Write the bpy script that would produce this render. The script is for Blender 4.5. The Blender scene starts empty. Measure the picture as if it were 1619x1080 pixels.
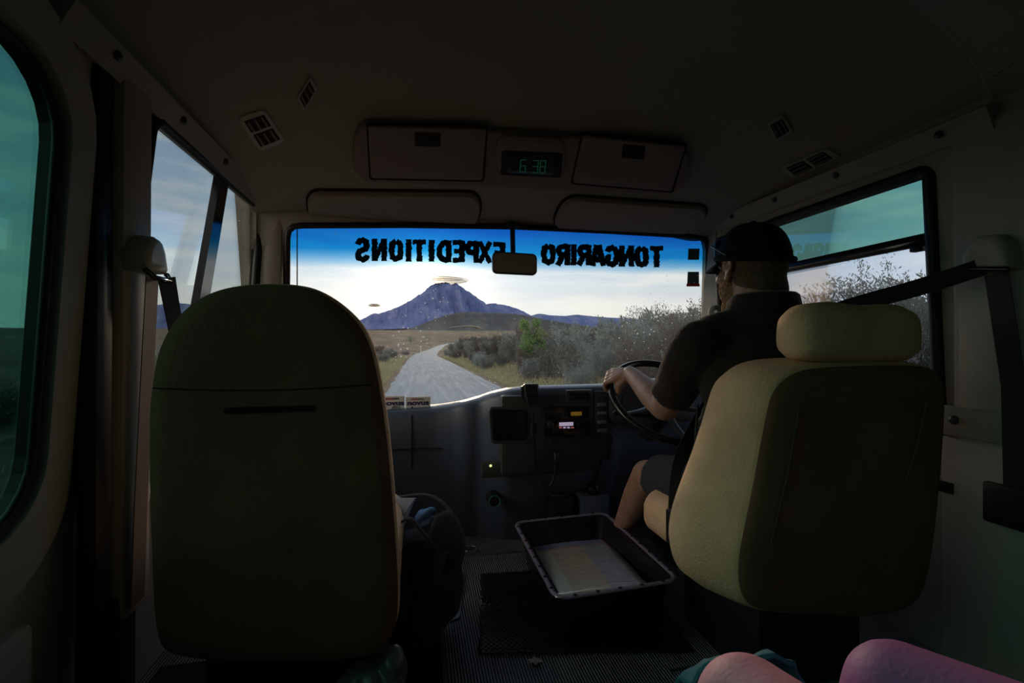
import bpy, bmesh, math, random
from mathutils import Vector, Matrix, noise
from mathutils.geometry import tessellate_polygon
random.seed(7)
sc = bpy.context.scene
COL = sc.collection

# ------------------------------------------------------------------ camera
F = 720.0; YAW = math.radians(11.77); PIT = math.radians(.4)
CAM = Vector((0, 0, .9))
cd = bpy.data.cameras.new('camera'); cam = bpy.data.objects.new('camera', cd); COL.objects.link(cam)
cd.sensor_width = 36; cd.lens = F / 1619 * 36; cd.clip_start = .05; cd.clip_end = 40000
cam.location = CAM; cam.rotation_euler = (math.radians(90) + PIT, 0, -YAW)
sc.camera = cam
sc.view_settings.view_transform = 'Standard'; sc.view_settings.look = 'None'
sc.view_settings.exposure = 0.0; sc.view_settings.gamma = 1.0
sc.view_settings.use_curve_mapping = False
sc.cycles.use_denoising = True
sc.cycles.max_bounces = 6; sc.cycles.transparent_max_bounces = 24
sc.cycles.diffuse_bounces = 4

# ------------------------------------------------------------------ node helpers
def nn(t, typ, **k):
    n = t.nodes.new(typ)
    for a, b in k.items(): setattr(n, a, b)
    return n
def mth(t, op, a, b=None, c=None, clamp=False):
    n = nn(t, 'ShaderNodeMath', operation=op); n.use_clamp = clamp
    for i, v in enumerate((a, b, c)):
        if v is None: continue
        if isinstance(v, (int, float)): n.inputs[i].default_value = v
        else: t.links.new(v, n.inputs[i])
    return n.outputs[0]
def ramp(t, fac, stops, interp='LINEAR'):
    n = nn(t, 'ShaderNodeValToRGB'); n.color_ramp.interpolation = interp
    e = n.color_ramp.elements
    while len(e) < len(stops): e.new(.5)
    for i, (p, c) in enumerate(stops):
        e[i].position = p; e[i].color = (c[0], c[1], c[2], 1)
    t.links.new(fac, n.inputs[0]); return n.outputs[0]
def mixc(t, f, a, b, mode='MIX'):
    n = nn(t, 'ShaderNodeMix', data_type='RGBA', blend_type=mode)
    for i, v in ((0, f), (6, a), (7, b)):
        if isinstance(v, (int, float)): n.inputs[i].default_value = v
        elif isinstance(v, tuple): n.inputs[i].default_value = (v[0], v[1], v[2], 1)
        else: t.links.new(v, n.inputs[i])
    return n.outputs[2]

# ------------------------------------------------------------------ sky (dawn glow behind the mountain)
SUN = Vector((math.sin(math.radians(1.0)), math.cos(math.radians(1.0)), .11)).normalized()
w = bpy.data.worlds.new('dawn_sky'); sc.world = w; w.use_nodes = True
t = w.node_tree; t.nodes.clear()
tc = nn(t, 'ShaderNodeTexCoord'); sep = nn(t, 'ShaderNodeSeparateXYZ'); t.links.new(tc.outputs['Generated'], sep.inputs[0])
base = ramp(t, sep.outputs[2], [(0, (.60, .60, .585)), (.09, (.55, .575, .585)), (.17, (.40, .50, .60)), (.30, (.24, .37, .52)), (.42, (.16, .27, .42)), (.6, (.24, .36, .56)), (1, (.30, .42, .62))])
dot = nn(t, 'ShaderNodeVectorMath', operation='DOT_PRODUCT'); t.links.new(tc.outputs['Generated'], dot.inputs[0]); dot.inputs[1].default_value = SUN
dp = mth(t, 'MAXIMUM', dot.outputs['Value'], 0.0)
yf = nn(t, 'ShaderNodeMapRange'); t.links.new(sep.outputs[1], yf.inputs[0])
for i, v in ((1, -.6), (2, .9), (3, .38), (4, 1.0)): yf.inputs[i].default_value = v
col = mixc(t, 1.0, base, yf.outputs[0], 'MULTIPLY')
mp = nn(t, 'ShaderNodeMapping'); mp.inputs['Scale'].default_value = (1.4, 1.4, 9); mp.inputs['Rotation'].default_value = (.05, .04, 0); t.links.new(tc.outputs['Generated'], mp.inputs[0])
nz = nn(t, 'ShaderNodeTexNoise'); nz.inputs['Scale'].default_value = 2.6; nz.inputs['Detail'].default_value = 7; nz.inputs['Roughness'].default_value = .55; nz.inputs['Distortion'].default_value = .4
t.links.new(mp.outputs[0], nz.inputs['Vector'])
cl = ramp(t, nz.outputs[0], [(.42, (0, 0, 0)), (.62, (1, 1, 1))])
clf = mth(t, 'MULTIPLY', cl, .42)
ccol = mixc(t, 1.0, (.80, .76, .66), yf.outputs[0], 'MULTIPLY')
col = mixc(t, clf, col, ccol)
g1 = mth(t, 'MULTIPLY', mth(t, 'POWER', dp, 14.0), .20)
g2 = mth(t, 'MULTIPLY', mth(t, 'POWER', dp, 160.0), .7)
g3 = mth(t, 'MULTIPLY', mth(t, 'POWER', dp, 1200.0), 6.0)
def lobe(d, pw, colr, st):
    global col
    q = nn(t, 'ShaderNodeVectorMath', operation='DOT_PRODUCT'); t.links.new(tc.outputs['Generated'], q.inputs[0]); q.inputs[1].default_value = Vector(d).normalized()
    f = mth(t, 'MULTIPLY', mth(t, 'POWER', mth(t, 'MAXIMUM', q.outputs['Value'], 0.0), pw), st)
    col = mixc(t, 1.0, col, mixc(t, 1.0, colr, f, 'MULTIPLY'), 'ADD')
lobe((-.93, -.15, .40), 4.0, (1.0, .80, .60), 1.7)      # unseen side glow added to light the cabin and ground
lobe((.90, -.25, .40), 4.0, (1.0, .90, .80), .75)  # weaker unseen glow added on the opposite side
lobe((0, .25, 1), 6.0, (.78, .88, 1.0), .7)             # extra brightness added to the unseen sky overhead
gl1 = mixc(t, 1.0, (1.0, .92, .82), g1, 'MULTIPLY')
gl2 = mixc(t, 1.0, (1.0, .80, .52), mth(t, 'ADD', g2, g3), 'MULTIPLY')
col = mixc(t, 1.0, col, gl1, 'ADD'); col = mixc(t, 1.0, col, gl2, 'ADD')
low = nn(t, 'ShaderNodeMapRange'); t.links.new(sep.outputs[2], low.inputs[0])
for i, v in ((1, -.06), (2, 0.0), (3, .15), (4, 1.0)): low.inputs[i].default_value = v
col = mixc(t, 1.0, col, low.outputs[0], 'MULTIPLY')
bg = nn(t, 'ShaderNodeBackground'); bg.inputs[1].default_value = 1.35; t.links.new(col, bg.inputs[0])
out = nn(t, 'ShaderNodeOutputWorld'); t.links.new(bg.outputs[0], out.inputs[0])
sd = bpy.data.lights.new('low_sun', 'SUN'); so = bpy.data.objects.new('low_sun', sd); COL.objects.link(so)
sd.energy = .85; sd.color = (1.0, .76, .50); sd.angle = math.radians(6)
so.rotation_euler = Vector((math.sin(math.radians(4)), math.cos(math.radians(4)), math.tan(math.radians(12)))).to_track_quat('Z', 'Y').to_euler()
w.cycles.sampling_method = 'MANUAL'; w.cycles.sample_map_resolution = 1024

# ------------------------------------------------------------------ pixel rays -> points on real surfaces
def ray(px, py):
    x = (px - 809.5) / F; z = (540 - py) / F
    z2 = z * math.cos(PIT) + math.sin(PIT); y2 = math.cos(PIT) - z * math.sin(PIT)
    return Vector((x * math.cos(YAW) + y2 * math.sin(YAW), -x * math.sin(YAW) + y2 * math.cos(YAW), z2))
def on(ax, px, py, v):
    r = ray(px, py); return CAM + r * ((v - CAM[ax]) / r[ax])
PXp = lambda px, py, v: on(0, px, py, v)
PYp = lambda px, py, v: on(1, px, py, v)
PZp = lambda px, py, v: on(2, px, py, v)
def on_plane(px, py, p0, n):
    r = ray(px, py); return CAM + r * ((p0 - CAM).dot(n) / r.dot(n))

# ------------------------------------------------------------------ materials
M = {}
def mat(name, col, rough=.6, metal=0, bump=0, bscale=60, var=0, vscale=8, spec=.5, sheen=0, emit=None, coat=0):
    m = bpy.data.materials.new(name); m.use_nodes = True; t = m.node_tree
    b = t.nodes['Principled BSDF']
    b.inputs['Base Color'].default_value = (*col, 1); b.inputs['Roughness'].default_value = rough
    b.inputs['Metallic'].default_value = metal; b.inputs['Specular IOR Level'].default_value = spec
    b.inputs['Coat Weight'].default_value = coat
    if sheen: b.inputs['Sheen Weight'].default_value = sheen
    tc = nn(t, 'ShaderNodeTexCoord')
    if var:
        n = nn(t, 'ShaderNodeTexNoise'); n.inputs['Scale'].default_value = vscale; n.inputs['Detail'].default_value = 5
        t.links.new(tc.outputs['Object'], n.inputs['Vector'])
        c = ramp(t, n.outputs[0], [(.3, tuple(x * (1 - var) for x in col)), (.7, tuple(min(1, x * (1 + var)) for x in col))])
        t.links.new(c, b.inputs['Base Color'])
    if bump:
        n = nn(t, 'ShaderNodeTexNoise'); n.inputs['Scale'].default_value = bscale; n.inputs['Detail'].default_value = 3
        t.links.new(tc.outputs['Object'], n.inputs['Vector'])
        bp = nn(t, 'ShaderNodeBump'); bp.inputs['Strength'].default_value = bump; bp.inputs['Distance'].default_value = .01
        t.links.new(n.outputs[0], bp.inputs['Height']); t.links.new(bp.outputs[0], b.inputs['Normal'])
    if emit:
        b.inputs['Emission Color'].default_value = (*emit[0], 1); b.inputs['Emission Strength'].default_value = emit[1]
    M[name] = m; return m
mat('headliner', (.30, .27, .225), .95, bump=.15, bscale=300, spec=.1)
mat('trim_grey', (.34, .31, .26), .62, bump=.08, bscale=200, spec=.3)
mat('wall_grey', (.42, .385, .33), .6, bump=.06, bscale=200, spec=.35)
mat('console', (.22, .17, .145), .7, bump=.1, bscale=250, spec=.3)
mat('console_gap', (.035, .028, .024), .9, spec=.1)
mat('visor', (.30, .25, .215), .9, bump=.15, bscale=200, spec=.15)
mat('rubber', (.010, .010, .011), .45, spec=.4)
mat('black_plastic', (.012, .012, .013), .42, bump=.05, bscale=200)
mat('gloss_black', (.015, .016, .018), .12)
mat('dash', (.085, .115, .17), .33, bump=.06, bscale=260)
mat('dash_dark', (.05, .05, .052), .5, bump=.06, bscale=260)
mat('dash_bezel', (.05, .055, .06), .35)
mat('seat_back_shaded', (.24, .115, .08), .95, bump=.2, bscale=150, spec=.1, var=.2, vscale=5)  # seat cloth darkened; shade on the rear faces is in the colour
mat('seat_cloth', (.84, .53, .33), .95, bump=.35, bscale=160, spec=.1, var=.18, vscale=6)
mat('seat_seam', (.15, .09, .045), .9)
mat('webbing', (.022, .020, .020), .6, bump=.15, bscale=400, spec=.4)
mat('webbing_lit', (.16, .12, .09), .6, bump=.15, bscale=400, spec=.4)  # lit copy of the black webbing, warm light put into the colour
mat('chrome', (.6, .6, .62), .2, 1)
mat('alu', (.42, .46, .52), .35, 1)
mat('skin', (.40, .22, .155), .5, bump=.15, bscale=90, var=.12, vscale=30)
mat('beard', (.42, .24, .12), .9, bump=.9, bscale=260, var=.3, vscale=120)
mat('hair_grey', (.13, .08, .055), .9, bump=.6, bscale=300, var=.25, vscale=80)
mat('shirt', (.036, .024, .022), .9, bump=.25, bscale=60, sheen=.12, spec=.15)
mat('cap_cloth', (.008, .008, .009), .85, bump=.2, bscale=200, spec=.2)
mat('shorts', (.045, .050, .060), .85, bump=.3, bscale=60, spec=.2)
mat('box_plastic', (.020, .015, .022), .3, bump=.05, bscale=80)
mat('box_rim', (.24, .21, .30), .3)
mat('bag_cloth', (.040, .042, .050), .8, bump=.4, bscale=40, spec=.25, sheen=.1)
mat('blue_cloth', (.07, .19, .42), .8, bump=.4, bscale=30)
mat('pale_case', (.42, .52, .70), .35)
mat('paper_white', (.80, .80, .78), .6)
mat('paper_grey', (.75, .78, .76), .6)
mat('text_blue', (.01, .02, .15), .6)
mat('text_red', (.5, .01, .02), .6)
mat('card_cream', (.9, .84, .70), .6)
mat('letter_black', (.006, .02, .02), .6)
mat('sticker_grey', (.09, .13, .14), .6, bump=.1, var=.3, vscale=60)
mat('sticker_red', (.55, .02, .01), .6)
mat('leggings_pink', (.92, .38, .56), .6, bump=.1, bscale=150, spec=.3)
mat('leggings_purple', (.46, .17, .44), .6, bump=.1, bscale=150, spec=.3)
mat('teal_cloth', (.035, .20, .27), .8, bump=.3, bscale=50)
mat('clear_bag', (.13, .13, .13), .25, bump=.6, bscale=20)
mat('display_off', (.004, .006, .006), .25)
mat('digit_green', (.01, .08, .03), .5, emit=((.05, .55, .2), .035))
mat('lcd_pink', (.3, .25, .3), .5, emit=((.75, .6, .85), .42))
mat('lcd_amber', (.2, .12, .02), .5, emit=((.6, .32, .03), .14))
mat('lcd_red', (.3, .03, .06), .5, emit=((.9, .25, .3), .25))
mat('led_green', (.4, .6, .1), .5, emit=((.75, 1.0, .3), 1.6))
mat('ring_green', (.02, .1, .04), .5, emit=((.05, .5, .2), .02))
mat('button_grey', (.16, .19, .22), .35)
mat('sunglass_blue', (.03, .25, .42), .1, .6)
mat('post_white', (.75, .75, .72), .7)
mat('mirror_reflect_brown', (.30, .23, .17), .45)  # brown base colour paints in what the mirror would reflect
mat('scrap', (.5, .47, .40), .9)

def foliage(name, c1, c2):
    m = bpy.data.materials.new(name); m.use_nodes = True; t = m.node_tree; t.nodes.clear()
    oi = nn(t, 'ShaderNodeObjectInfo'); tc = nn(t, 'ShaderNodeTexCoord')
    n = nn(t, 'ShaderNodeTexNoise'); n.inputs['Scale'].default_value = 2.2; n.inputs['Detail'].default_value = 3; t.links.new(tc.outputs['Object'], n.inputs['Vector'])
    f = mth(t, 'ADD', mth(t, 'MULTIPLY', n.outputs[0], .8), mth(t, 'MULTIPLY', mth(t, 'SUBTRACT', oi.outputs['Random'], .4), .9), clamp=True)
    c = ramp(t, f, [(.15, c1), (.85, c2)])
    d = nn(t, 'ShaderNodeBsdfDiffuse'); tr = nn(t, 'ShaderNodeBsdfTranslucent'); mx = nn(t, 'ShaderNodeMixShader'); mx.inputs[0].default_value = .35
    t.links.new(c, d.inputs[0]); t.links.new(c, tr.inputs[0]); t.links.new(d.outputs[0], mx.inputs[1]); t.links.new(tr.outputs[0], mx.inputs[2])
    o = nn(t, 'ShaderNodeOutputMaterial'); t.links.new(mx.outputs[0], o.inputs[0]); M[name] = m
foliage('scrub_grey', (.125, .105, .09), (.24, .295, .285))
foliage('scrub_dark', (.09, .072, .058), (.16, .19, .165))
foliage('tree_green', (.12, .23, .06), (.20, .34, .10))
foliage('grass_blade', (.25, .23, .13), (.40, .41, .24))
mat('bark', (.08, .06, .045), .9)

def glass(name, tint, band=None, refl=.6, dirt=True, dscale=1.0):
    """thin pane: tinted transparent + fresnel gloss + backlit dust; band=(z0,z1,colour) a tint strip that belongs to the pane"""
    m = bpy.data.materials.new(name); m.use_nodes = True; t = m.node_tree; t.nodes.clear()
    geo = nn(t, 'ShaderNodeNewGeometry'); sp = nn(t, 'ShaderNodeSeparateXYZ'); t.links.new(geo.outputs['Position'], sp.inputs[0])
    tr = nn(t, 'ShaderNodeBsdfTransparent')
    if band:
        z0, z1, c1, c2 = band
        zz = mth(t, 'ADD', sp.outputs[2], mth(t, 'MULTIPLY', mth(t, 'SUBTRACT', sp.outputs[0], .43), -.012))
        mr = nn(t, 'ShaderNodeMapRange'); t.links.new(zz, mr.inputs[0]); mr.inputs[1].default_value = z0; mr.inputs[2].default_value = z1 + .2
        s = .05 / (z1 + .2 - z0)
        c = ramp(t, mr.outputs[0], [(0, tint), (s * .8, tuple((a + b) / 2 for a, b in zip(tint, c1))), (s * 1.7, c1), (s * 4, c2), (1, c2)])
        t.links.new(c, tr.inputs[0])
    else: tr.inputs[0].default_value = (*tint, 1)
    gl = nn(t, 'ShaderNodeBsdfGlossy'); gl.inputs['Roughness'].default_value = .02
    fr = nn(t, 'ShaderNodeFresnel'); fr.inputs[0].default_value = 1.45
    mx = nn(t, 'ShaderNodeMixShader'); t.links.new(mth(t, 'MULTIPLY', fr.outputs[0], refl), mx.inputs[0])
    t.links.new(tr.outputs[0], mx.inputs[1]); t.links.new(gl.outputs[0], mx.inputs[2])
    last = mx
    if dirt:
        vo = nn(t, 'ShaderNodeTexVoronoi'); vo.inputs['Scale'].default_value = 38 * dscale; t.links.new(geo.outputs['Position'], vo.inputs['Vector'])
        n2 = nn(t, 'ShaderNodeTexNoise'); n2.inputs['Scale'].default_value = 3; n2.inputs['Detail'].default_value = 6; t.links.new(geo.outputs['Position'], n2.inputs['Vector'])
        n3 = nn(t, 'ShaderNodeTexNoise'); n3.inputs['Scale'].default_value = 300; t.links.new(geo.outputs['Position'], n3.inputs['Vector'])
        thr = mth(t, 'MULTIPLY', mth(t, 'POWER', n2.outputs[0], 3.0), .42)
        dist = mth(t, 'ADD', vo.outputs['Distance'], mth(t, 'MULTIPLY', mth(t, 'SUBTRACT', n3.outputs[0], .5), .08))
        spk = mth(t, 'LESS_THAN', dist, thr)
        film = mth(t, 'MULTIPLY', mth(t, 'POWER', n2.outputs[0], 2.0), .045)
        fac = mth(t, 'ADD', mth(t, 'MULTIPLY', spk, .6), film, clamp=True)
        tl = nn(t, 'ShaderNodeBsdfTranslucent'); tl.inputs[0].default_value = (.75, .74, .70, 1)
        m2 = nn(t, 'ShaderNodeMixShader'); t.links.new(fac, m2.inputs[0]); t.links.new(mx.outputs[0], m2.inputs[1]); t.links.new(tl.outputs[0], m2.inputs[2]); last = m2
    o = nn(t, 'ShaderNodeOutputMaterial'); t.links.new(last.outputs[0], o.inputs[0]); M[name] = m
glass('windscreen_glass', (.97, .975, .97), band=(1.243, 1.44, (.10, .52, .80), (.09, .33, .72)))
glass('side_glass', (.93, .97, .97), dirt=True, dscale=.45)
glass('green_glass', (.43, .65, .60), dirt=False)
glass('clear_side_glass', (.83, .88, .95), dirt=False)
glass('dark_glass', (.22, .30, .26), dirt=False, refl=.4)
glass('privacy_glass', (.28, .53, .48), dirt=False, refl=.4)
glass('tablet_film', (.85, .9, .95), dirt=False)

# ------------------------------------------------------------------ object helpers
def tag(o, label=None, cat=None, group=None, kind=None):
    if label: o['label'] = label
    if cat: o['category'] = cat
    if group: o['group'] = group
    if kind: o['kind'] = kind
    return o
def empty(name, loc, label, cat, group=None):
    o = bpy.data.objects.new(name, None); COL.objects.link(o); o.location = loc; o.empty_display_size = .05
    bpy.context.view_layer.update() if False else None
    return tag(o, label, cat, group)
def link(name, me, m=None, parent=None, smooth=True):
    o = bpy.data.objects.new(name, me); COL.objects.link(o)
    if m is not None:
        me.materials.append(M[m] if isinstance(m, str) else m)
    if smooth:
        me.polygons.foreach_set('use_smooth', [True] * len(me.polygons))
    if parent is not None:
        o.parent = parent; o.matrix_parent_inverse = Matrix.Translation(-Vector(wloc(parent)))
    return o
def wloc(o):
    v = Vector(o.location)
    if o.parent is not None and o.type != 'EMPTY': return Vector(wloc(o.parent)) - Vector(wloc(o.parent))
    return v
def fix_parent(o, parent):
    # geometry is written in world coordinates; the parent chain carries only the root's translation
    o.parent = parent
    r = parent
    while r.parent is not None: r = r.parent
    o.matrix_parent_inverse = Matrix.Identity(4)
    if parent.parent is None:
        o.location = -Vector(parent.location)
    else:
        o.location = (0, 0, 0)
def mesh(name, vs, fs, m, parent=None, smooth=True, kind=None):
    me = bpy.data.meshes.new(name); me.from_pydata([tuple(v) for v in vs], [], fs); me.update()
    o = link(name, me, m, None, smooth)
    if parent is not None: fix_parent(o, parent)
    if kind: o['kind'] = kind
    return o
def from_bm(name, bm, m, parent=None, smooth=False, kind=None, recalc=True):
    if recalc: bmesh.ops.recalc_face_normals(bm, faces=bm.faces)
    me = bpy.data.meshes.new(name); bm.to_mesh(me); bm.free()
    o = link(name, me, m, None, smooth)
    if parent is not None: fix_parent(o, parent)
    if kind: o['kind'] = kind
    return o
def auto_smooth(o, ang=35):
    me = o.data; bm = bmesh.new(); bm.from_mesh(me)
    for e in bm.edges:
        if len(e.link_faces) == 2 and e.calc_face_angle(0) > math.radians(ang): e.smooth = False
    for f in bm.faces: f.smooth = True
    bm.to_mesh(me); bm.free(); return o
def add_box(bm, lo, hi, bev=.004, mtx=None):
    b2 = bmesh.new(); bmesh.ops.create_cube(b2, size=1)
    for v in b2.verts: v.co = Vector([(lo[i] + hi[i]) / 2 + v.co[i] * (hi[i] - lo[i]) for i in range(3)])
    if bev: bmesh.ops.bevel(b2, geom=list(b2.edges), offset=bev, segments=2, affect='EDGES', profile=.5)
    if mtx is not None: bmesh.ops.transform(b2, matrix=mtx, verts=b2.verts)
    tmp = bpy.data.meshes.new('t'); b2.to_mesh(tmp); b2.free(); bm.from_mesh(tmp); bpy.data.meshes.remove(tmp)
def box(name, lo, hi, m, parent=None, bev=.004, mtx=None, kind=None):
    bm = bmesh.new(); add_box(bm, lo, hi, bev, mtx)
    return auto_smooth(from_bm(name, bm, m, parent, kind=kind))
def frames(pts, closed=False):
    n = len(pts); T = []
    for i in range(n):
        a = pts[(i - 1) % n] if (closed or i > 0) else pts[i]; b = pts[(i + 1) % n] if (closed or i < n - 1) else pts[i]
        T.append((b - a).normalized())
    up = Vector((0, 0, 1)) if abs(T[0].z) < .9 else Vector((0, 1, 0))
    N = [(up - T[0] * up.dot(T[0])).normalized()]
    for i in range(1, n):
        v = N[-1] - T[i] * N[-1].dot(T[i]); N.append(v.normalized() if v.length > 1e-6 else N[-1])
    return T, N
def add_tube(bm, pts, r, seg=10, closed=False, caps=True, flat=None):
    pts = [Vector(p) for p in pts]; T, N = frames(pts, closed); rings = []
    for i, p in enumerate(pts):
        B = T[i].cross(N[i]); rr = r[i] if isinstance(r, (list, tuple)) else r; ring = []
        for k in range(seg):
            a = 2 * math.pi * k / seg
            ring.append(bm.verts.new(p + N[i] * math.cos(a) * rr * (flat or 1) + B * math.sin(a) * rr))
        rings.append(ring)
    m = len(rings)
    for i in range(m if closed else m - 1):
        A, B_ = rings[i], rings[(i + 1) % m]
        for k in range(seg): bm.faces.new((A[k], A[(k + 1) % seg], B_[(k + 1) % seg], B_[k]))
    if caps and not closed:
        bm.faces.new(rings[0][::-1]); bm.faces.new(rings[-1])
def tube(name, pts, r, m, parent=None, seg=10, closed=False, flat=None):
    bm = bmesh.new(); add_tube(bm, pts, r, seg, closed, flat=flat)
    return auto_smooth(from_bm(name, bm, m, parent), 50)
def ribbon(name, pts, wdirs, width, thick, m, parent=None):
    """flat strap: pts centre line, wdirs across direction per point"""
    bm = bmesh.new(); rings = []
    pts = [Vector(p) for p in pts]; T, _ = frames(pts)
    for i, p in enumerate(pts):
        wv = Vector(wdirs[i] if isinstance(wdirs, list) else wdirs); wv = (wv - T[i] * wv.dot(T[i])).normalized(); n = T[i].cross(wv)
        wd = width[i] if isinstance(width, list) else width
        rings.append([bm.verts.new(p + wv * a * wd / 2 + n * b * thick / 2) for a, b in ((-1, -1), (1, -1), (1, 1), (-1, 1))])
    for A, B in zip(rings, rings[1:]):
        for k in range(4): bm.faces.new((A[k], A[(k + 1) % 4], B[(k + 1) % 4], B[k]))
    bm.faces.new(rings[0][::-1]); bm.faces.new(rings[-1])
    return auto_smooth(from_bm(name, bm, m, parent), 40)
def smooth_path(pts, n=8):
    pts = [Vector(p) for p in pts]; out = []
    P = [pts[0]] + pts + [pts[-1]]
    for i in range(1, len(P) - 2):
        for k in range(n):
            s = k / n; a, b, c, d = P[i - 1], P[i], P[i + 1], P[i + 2]
            out.append(.5 * ((2 * b) + (c - a) * s + (2 * a - 5 * b + 4 * c - d) * s * s + (3 * b - a - 3 * c + d) * s ** 3))
    out.append(pts[-1]); return out
def closed_path(pts, n=4):
    pts = [Vector((a, b, 0)) for a, b in pts]; out = []; m_ = len(pts)
    for i in range(m_):
        a, b, c, d = pts[i - 1], pts[i], pts[(i + 1) % m_], pts[(i + 2) % m_]
        for k in range(n):
            s = k / n; v = .5 * ((2 * b) + (c - a) * s + (2 * a - 5 * b + 4 * c - d) * s * s + (3 * b - a - 3 * c + d) * s ** 3); out.append((v.x, v.y))
    for _ in range(3): out = [((out[i - 1][0] + 2 * out[i][0] + out[(i + 1) % len(out)][0]) / 4, (out[i - 1][1] + 2 * out[i][1] + out[(i + 1) % len(out)][1]) / 4) for i in range(len(out))]
    return out
def rrect(x0, x1, y0, y1, r, n=6):
    out = []
    for cx, cy, a0 in ((x1 - r, y1 - r, 0), (x0 + r, y1 - r, 90), (x0 + r, y0 + r, 180), (x1 - r, y0 + r, 270)):
        for k in range(n + 1):
            a = math.radians(a0 + 90 * k / n); out.append((cx + r * math.cos(a), cy + r * math.sin(a)))
    return out
def pad(name, corners, surf, prof, m, parent=None, rnd=.12, asp=None, kind=None):
    """raised panel on a surface. corners TL,TR,BR,BL in pixels, surf(px,py)->(point, normal); prof: (scale, height) rings from rim to centre"""
    tl, tr, br, bl = [Vector((a, b, 0)) for a, b in corners]
    wpx = ((tr - tl).length + (br - bl).length) / 2; hpx = ((bl - tl).length + (br - tr).length) / 2
    r = rnd * min(wpx, hpx)
    out = rrect(-wpx / 2, wpx / 2, -hpx / 2, hpx / 2, max(r, .01), 5)
    vs = []; fs = []
    def put(x, y, h):
        u = x / wpx + .5; v = .5 - y / hpx
        p = (tl * (1 - u) + tr * u) * (1 - v) + (bl * (1 - u) + br * u) * v
        P, n = surf(p.x, p.y); vs.append(P + n * h)
    # densify boundary
    B = []
    for i, a in enumerate(out):
        b = out[(i + 1) % len(out)]; L = math.hypot(b[0] - a[0], b[1] - a[1]); k = max(1, int(L / 14))
        for j in range(k): B.append((a[0] + (b[0] - a[0]) * j / k, a[1] + (b[1] - a[1]) * j / k))
    n = len(B)
    for s, h in prof:
        ins = (1 - s) * min(wpx, hpx) / 2
        sx = max(.02, (wpx - 2 * ins) / wpx); sy = max(.02, (hpx - 2 * ins) / hpx)
        for x, y in B: put(x * sx, y * sy, h)
    for q in (.66, .33):
        s, h = prof[-1]; ins = (1 - s) * min(wpx, hpx) / 2; sx = (wpx - 2 * ins) / wpx * q; sy = (hpx - 2 * ins) / hpx * q
        for x, y in B: put(x * sx, y * sy, h)
    put(0, 0, prof[-1][1])
    R = len(prof) + 2
    for k in range(R - 1):
        for i in range(n): fs.append((k * n + i, k * n + (i + 1) % n, (k + 1) * n + (i + 1) % n, (k + 1) * n + i))
    c = R * n
    for i in range(n): fs.append(((R - 1) * n + i, (R - 1) * n + (i + 1) % n, c))
    o = mesh(name, vs, fs, m, parent, kind=kind); return auto_smooth(o, 40)
def slab(name, outline, prof, to3d, m, parent=None, ang=40):
    """rounded solid from a 2-D outline. prof: list of (inset, depth) from the back cap to the front cap; to3d(u,v,depth)->Vector"""
    n = len(outline); P = [Vector((a, b)) for a, b in outline]
    area = sum(P[i].x * P[(i + 1) % n].y - P[(i + 1) % n].x * P[i].y for i in range(n)); sg = 1 if area > 0 else -1
    N = []
    for i in range(n):
        tt = (P[(i + 1) % n] - P[i - 1]).normalized(); N.append(Vector((tt.y, -tt.x)) * sg)
    cx = sum(p.x for p in P) / n; cy = sum(p.y for p in P) / n; C = Vector((cx, cy))
    vs = []; fs = []
    def ring(ins, dep, sc_=1):
        Q = [P[i] - N[i] * ins for i in range(n)]
        if ins > .006 and n > 20:
            for _ in range(int(ins * 600)): Q = [Q[i] * .5 + (Q[i - 1] + Q[(i + 1) % n]) * .25 for i in range(n)]
        for q in Q: q = C + (q - C) * sc_; vs.append(to3d(q.x, q.y, dep))
    rings = [(prof[0][0], prof[0][1], .35), (prof[0][0], prof[0][1], .7)] + [(a, b, 1) for a, b in prof] + [(prof[-1][0], prof[-1][1], .7), (prof[-1][0], prof[-1][1], .35)]
    for r in rings: ring(*r)
    for k in range(len(rings) - 1):
        for i in range(n): fs.append((k * n + i, k * n + (i + 1) % n, (k + 1) * n + (i + 1) % n, (k + 1) * n + i))
    c0 = len(vs); vs.append(to3d(cx, cy, prof[0][1])); vs.append(to3d(cx, cy, prof[-1][1]))
    for i in range(n):
        fs.append((c0, (i + 1) % n, i)); a = (len(rings) - 1) * n; fs.append((c0 + 1, a + i, a + (i + 1) % n))
    me = bpy.data.meshes.new(name); me.from_pydata([tuple(v) for v in vs], [], fs)
    bm = bmesh.new(); bm.from_mesh(me); bpy.data.meshes.remove(me)
    return auto_smooth(from_bm(name, bm, m, parent), ang)
def add_ell(bm, c, r, rot=None, seg=20):
    mt = Matrix.Translation(Vector(c)) @ (rot.to_matrix().to_4x4() if rot else Matrix()) @ Matrix.Diagonal((*r, 1))
    bmesh.ops.create_uvsphere(bm, u_segments=seg, v_segments=seg // 2 + 2, radius=1, matrix=mt)
def add_chain(bm, pts, rs, seg=14):
    """tapered limb with rounded ends; each joint gets a ball so the remesh joins smoothly"""
    pts = [Vector(p) for p in pts]
    for i in range(len(pts) - 1):
        a, b = pts[i], pts[i + 1]; d = b - a
        if d.length < 1e-6: continue
        add_tube(bm, [a, a + d * .5, b], [rs[i], (rs[i] + rs[i + 1]) / 2, rs[i + 1]], seg)
    for p, r in zip(pts, rs): add_ell(bm, p, (r, r, r), seg=seg)
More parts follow.
